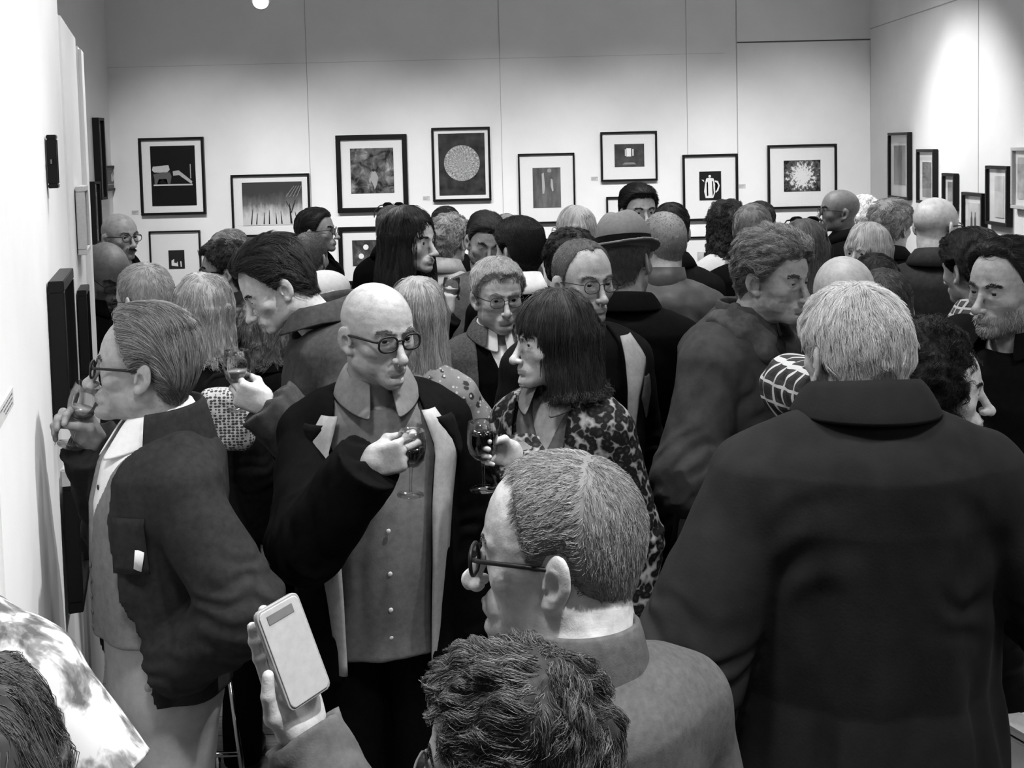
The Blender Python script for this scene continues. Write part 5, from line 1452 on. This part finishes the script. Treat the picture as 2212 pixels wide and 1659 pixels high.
# hats and worn things
v = PR['hat']
def felt(p):
    q = p - np.array((0, .01, .0), F32)
    c = ell(q, (0, 0, .085), (.09, .112, .1)); c = np.maximum(c, F32(.04) - q[:, 2])
    c = smax(c, -ell(q, (0, .0, .2), (.02, .1, .035)), .03)
    c = smax(c, -ell(q, (.055, -.09, .165), (.03, .05, .04)), .03)
    c = smax(c, -ell(q, (-.055, -.09, .165), (.03, .05, .04)), .03)
    k = np.sqrt((q[:, 0] / .122) ** 2 + (q[:, 1] / .148) ** 2); zb = .044 + .02 * np.abs(q[:, 0] / .13) ** 2 - .012 * (q[:, 1] / -.16)
    b = np.maximum((k - 1) * .13, np.abs(q[:, 2] - zb) - .0045)
    return smin(c, b, .012).astype(F32)
ht_ = child_sdf(v, 'hat', felt, (-.15, -.17, .03), (.15, .19, .19), .0045, cloth('grey_felt', .17, .15, 80))
a = np.linspace(0, 2 * math.pi, 40, endpoint=False)
G2 = np.stack([np.stack([.0935 * np.cos(a) * s_, .01 + .1165 * np.sin(a) * s_, np.full(40, z_)], 1) for z_, s_ in ((.055, .985), (.085, 1.0))])
V, Fc, m = grid(np.concatenate([G2, G2[:, :1]], 1)); mk('hat_band', [(v['hm'](V), Fc, 0)], [MT['ink']], ht_)
v = PR['flatcap']
child_sdf(v, 'cap', lambda p: np.maximum(ell(p, (0, -.01, .06), (.1, .125, .075)), F32(.045) - p[:, 2] + F32(.1) * p[:, 1]), (-.13, -.16, .02), (.13, .14, .15), .006, cloth('pale_cap', .5, .08))
child_sdf(v, 'cap_band', lambda p: np.maximum(ell(p, (0, .0, .04), (.09, .112, .08)), np.abs(p[:, 2] - .035) - .016), (-.13, -.16, .0), (.13, .14, .08), .005, MT['ink'])
for nme, kd, dy, dz, pr_ in (('sunhead', 'thick', .05, .098, 20), ('shades', 'thick', .055, .098, 20), ('beard', 'thin', .06, .1, 20)):
    v = PR[nme]; h0 = v['hm']
    eyeglasses(v['o'], (lambda V, h0=h0, dy=dy, dz=dz: h0(np.asarray(V) @ rotx(rad(-18)).T + np.array((0, dy - .0, dz)))), kd, False, face(w=1.12), plain('dark_lens', .01, .15, .5) if nme != 'beard' else None).name = 'sunglasses' if nme != 'beard' else 'eyeglasses_on_head'
v = PR['curlywoman']
for c in ((.085, -.01, .075), (.08, .03, .045)):
    V, Fc, m = sphere((0, 0, 0), 1, 14); mk('hair_clip', [(v['hm'](V * np.array((.012, .02, .011)) + np.array(c) * 1.32), Fc, 0)], [plain('shiny_clip', .35, .15, .6)], kid(v, 'hair'))

# ------------------------------------------------------------------ things held and standing about
GL = glassmat('wine_glass_clear', .75, .95)
def wine_glass(base, axis, label, wine=None, level=.5, s=1.0):
    axis = np.asarray(axis, float); axis /= np.linalg.norm(axis); u, v_ = frame_of(axis); M = np.stack([u, v_, axis], 1) * s
    o = empty('wine_glass', base); tag(o, label, 'wine glass', 'glasses held by guests')
    bowl = [(.004, .064), (.018, .068), (.03, .082), (.0345, .105), (.034, .125), (.0305, .15), (.0293, .1505), (.0325, .125), (.033, .105), (.0285, .084), (.016, .071), (.001, .069)]
    for nm, prof in (('bowl', bowl), ('stem', [(.0035, .005), (.003, .03), (.0035, .0645)]), ('foot', [(.001, 0), (.031, .0), (.031, .002), (.006, .006), (.0035, .008)])):
        V, Fc, m = lathe(prof, 28); mk(nm, [(V @ M.T, Fc, 0)], [GL], o)
    if wine is not None:
        zt = .072 + .07 * level; zz = np.linspace(.0715, zt, 8)
        rr = np.interp(zz, [.0715, .084, .105, .125, .15], [.015, .0278, .0323, .0318, .029])
        prof = [(.001, .0713)] + list(zip(rr, zz)) + [(.001, zt)]
        V, Fc, m = lathe(prof, 28); mk('wine', [(V @ M.T, Fc, 0)], [plain('wine', wine, .05, .6)], o)
    return o
def held(R, sd, along=.088, out=.04, down=.0):
    h = R['hands'][sd]; Fd = R['Rb'] @ (h['F'] / np.linalg.norm(h['F'])); Nd = h['N'] - h['F'] * np.dot(h['F'], h['N']) / np.dot(h['F'], h['F']); Nd = R['Rb'] @ (Nd / np.linalg.norm(Nd))
    th = np.cross(Fd, Nd) if sd == 'R' else np.cross(Nd, Fd)
    W = to_world(R, h['W'])
    return W + Fd * along + Nd * out, Fd, Nd, th
c, Fd, Nd, th = held(PR['bald'], 'R'); wine_glass(c - np.array((0, 0, .105)), (.05, 0, 1), 'glass of red wine in the hand of the bald man in the grey shirt', .012, .55)
c, Fd, Nd, th = held(PR['bob'], 'R'); wine_glass(c - np.array((0, 0, .1)), (0, 0, 1), 'glass of dark drink in the hand of the woman in leopard print', .008, .85, 1.12)
c, Fd, Nd, th = held(PR['young'], 'L'); wine_glass(c - np.array((0, 0, .06)), (0, 0, 1), 'glass of white wine in the hand of the young bowed man', .3, .4, 1.05)
c, Fd, Nd, th = held(PR['longhair'], 'R', .08, .035); wine_glass(c - np.array((0, 0, .09)), (.05, 0, 1), 'glass in the raised hand of the long-haired smiling woman', .3, .5)
c, Fd, Nd, th = held(PR['vest'], 'R', .085, .035); wine_glass(at(152, 962, 2.55), np.array(at(190, 838, 2.55)) - np.array(at(152, 962, 2.55)), 'tilted wine glass at the lips of the man in the waistcoat', .35, .3)
c, Fd, Nd, th = held(PR['beard'], 'R', .085, .04)
o = empty('tumbler', c - np.array((0, 0, .05))); tag(o, 'patterned clear tumbler held at the right edge by the grey-bearded man', 'tumbler')
V, Fc, m = lathe([(.001, 0), (.032, 0), (.04, .1), (.043, .145), (.041, .145), (.038, .1), (.03, .006), (.001, .006)], 28); mk('cup', [(V, Fc, 0)], [GL], o)
V, Fc, m = lathe([(.0325, .012), (.0405, .1), (.0403, .1), (.032, .012)], 28); mk('printed_band', [(V, Fc, 0)], [patt('tumbler_pattern', lambda nt, v: ramp(nt, voro(nt, v, 60), [(.3, .05), (.5, .7)]), .2)], o)
V, Fc, m = lathe([(.0435, .143), (.0435, .147), (.0405, .147), (.0405, .143)], 28); mk('rim', [(V, Fc, 0)], [plain('white_rim', .8, .2)], o)

# phone
R = PR['phone']; c, Fd, Nd, th = held(R, 'L', .108, .034)
zx = Fd + np.array((-.06, 0, 0)); zx /= np.linalg.norm(zx); ny = Nd - zx * np.dot(zx, Nd); ny /= np.linalg.norm(ny); xx = np.cross(zx, ny)
M = (np.stack([xx, ny, zx], 1), np.zeros(3))
o = empty('phone', c); tag(o, 'pale smartphone held up in a hand at the lower left', 'phone')
def slab(hx, hz, t, r): return lambda p: np.maximum(rbox(np.stack([p[:, 0], 0 * p[:, 0], p[:, 2]], 1), (0, 0, 0), (hx, 1, hz), r), np.abs(p[:, 1]) - F32(t)).astype(F32)
V, Q = mesh_sdf(slab(.032, .063, .0042, .009), (-.04, -.012, -.072), (.04, .012, .072), .0016); mk('case', [(V @ M[0].T, Q, 0)], [plain('phone_case', .3, .3, .5)], o)
V, Q = mesh_sdf(slab(.029, .06, .0012, .007), (-.04, -.006, -.072), (.04, .006, .072), .0014); mk('screen', [((V + np.array((0, .0046, 0))) @ M[0].T, Q, 0)], [plain('phone_screen', .42, .15, .5)], o)
mk('camera_strip', [bevbox((-.02, .0055, .042), (.018, .0066, .053), .0004, 0, M)], plain('phone_band', .16, .2, .5), o, False)

# handbag
R = PR['blondeback']
bw = at(490, 905, 3.52)
o = empty('handbag', bw); tag(o, 'woven light and dark handbag hanging by the blonde woman in black', 'handbag')
V, Q = mesh_sdf(lambda p: rbox(p, (0, 0, 0), (.085, .04, .1), .035) + F32(.003) * vnoise(p, (60,) * 3), (-.11, -.07, -.13), (.11, .07, .13), .007)
mk('bag_body', [(V, Q, 0)], [patt('woven_straw', lambda nt, v: mixc(nt, mathn(nt, 'LESS_THAN', voro(nt, mapv(nt, v, (1, 1, 1.4)), 75, rnd=.3), .42), .5, .06))], o)
mk('strap', [tube([(-.07, 0, .08), (-.068, .01, .11), (-.04, .02, .135), (.0, .02, .142), (.04, .02, .135), (.068, .01, .11), (.07, 0, .08)], .009, 8)], MT['ink'], o)

# chrome stand and display table
o = empty('metal_stand', (*at(515, 1650, 3.55)[:2], 0)); tag(o, 'slim chrome stand with crossbar on the floor by the beige trousers', 'stand')
A = at(497, 1470, 3.55) - np.array(o.location); B = at(523, 1665, 3.55) - np.array(o.location); B2 = np.array((B[0] + .02, B[1], .0)); cr = plain('chrome', .55, .15, .5, 1.0)
mk('upright', [tube([A, B, B2], .0095, 10)], cr, o)
c0 = at(515, 1628, 3.55) - np.array(o.location); c1 = at(400, 1633, 3.55) - np.array(o.location)
mk('crossbar', [tube([c0, c1], .0095, 10)], cr, o)
c2 = c0 + (c1 - c0) * .38; mk('leg', [tube([c2, (c2[0], c2[1], .0)], .008, 10)], cr, o)
mk('leg', [tube([c1, (c1[0], c1[1], .0)], .008, 10)], cr, o)

tz = .9; A3 = np.array((.985, 2.3)); tr = rad(-20)
M = (rotz(-tr), np.array((A3[0], A3[1], 0)))
o = empty('display_counter', (A3[0], A3[1], 0), 0); tag(o, 'white display counter in the bottom right corner', 'counter')
M0 = (rotz(rad(24)), np.zeros(3))
mk('countertop', [bevbox((-.006, -.62, tz - .035), (.6, 0, tz), .003, 0, M0)], plain('white_laminate', .75, .35), o, False)
mk('cabinet', [bevbox((.0, -.6, .0), (.58, -.02, tz - .045), .003, 0, M0)], plain('white_laminate', .75, .35), o, False)
mk('shadow_gap', [box((.006, -.594, tz - .045), (.574, -.026, tz - .035), 0, M0)], plain('dark_gap', .02, .8), o, False)
p_ = on_plane(2172, 1556, (0, 0, tz), (0, 0, 1))
lf = mk('leaflet', [box((-.03, -.05, 0), (.03, .05, .002))], plain('leaflet_paper', .5, .6), None, False)
lf.location = (p_[0] + .02, p_[1], tz + .0005); lf.rotation_euler = (0, 0, .4); tag(lf, 'grey printed leaflet lying on the white display counter', 'leaflet')
# ------------------------------------------------------------------ lighting
sc = bpy.context.scene
w = bpy.data.worlds.new('world'); sc.world = w; w.use_nodes = True
w.node_tree.nodes['Background'].inputs[0].default_value = (.5, .5, .5, 1); w.node_tree.nodes['Background'].inputs[1].default_value = .0
la = at(563, 3, 6.2)
track_light(la, (-.9, 3.0, 1.2), 'small glowing spotlight at the top edge of the photo', 40, 75, .8)
for x in (-2.2, -1.15, -.1, .95, 2.0):
    track_light((x, 5.7, 3.66), (x + .05, YB, 1.0), 'ceiling spotlight above the frame aimed at the back wall', 185, 62, 1.0)
for y in (4.3, 6.25):
    track_light((1.1, y, 3.66), (XR, y + .05, 1.6), 'ceiling spotlight above the frame aimed at the right wall', 190, 56, .8)
for y in (1.0, 2.5):
    track_light((.6, y, 3.66), (-.288 - .3203 * y, y, 1.0), 'ceiling spotlight above the frame aimed at the left partition', 215, 70, .9)
for x, y in ((-.7, 3.4), (.9, 3.6), (-.6, 1.2), (1.3, 1.2), (-1.3, 5.2), (.7, 5.4)):
    track_light((x, y, 3.66), (x + .1, y + .3, 0), 'ceiling spotlight above the frame aimed at the crowd', 112, 120, .9, .2)
for x in (-.3, 1.5):  # added frontal fill, out of view, to brighten faces turned to the camera
    track_light((x, -1.9, 3.5), (x * .6, 3.2, 1.5), 'added fill spotlight behind the camera aimed at the faces', 18, 70, .9, .25)
vs = sc.view_settings
sc.view_settings.view_transform = 'Standard'; vs.look = 'None'; vs.gamma = 1.0; vs.use_curve_mapping = False
vs.exposure = 0.35
sc.cycles.max_bounces = 6; sc.cycles.diffuse_bounces = 4; sc.cycles.transparent_max_bounces = 12; sc.cycles.caustics_reflective = False; sc.cycles.caustics_refractive = False
sc.cycles.use_adaptive_sampling = True; sc.cycles.adaptive_threshold = .04; sc.cycles.use_denoising = True
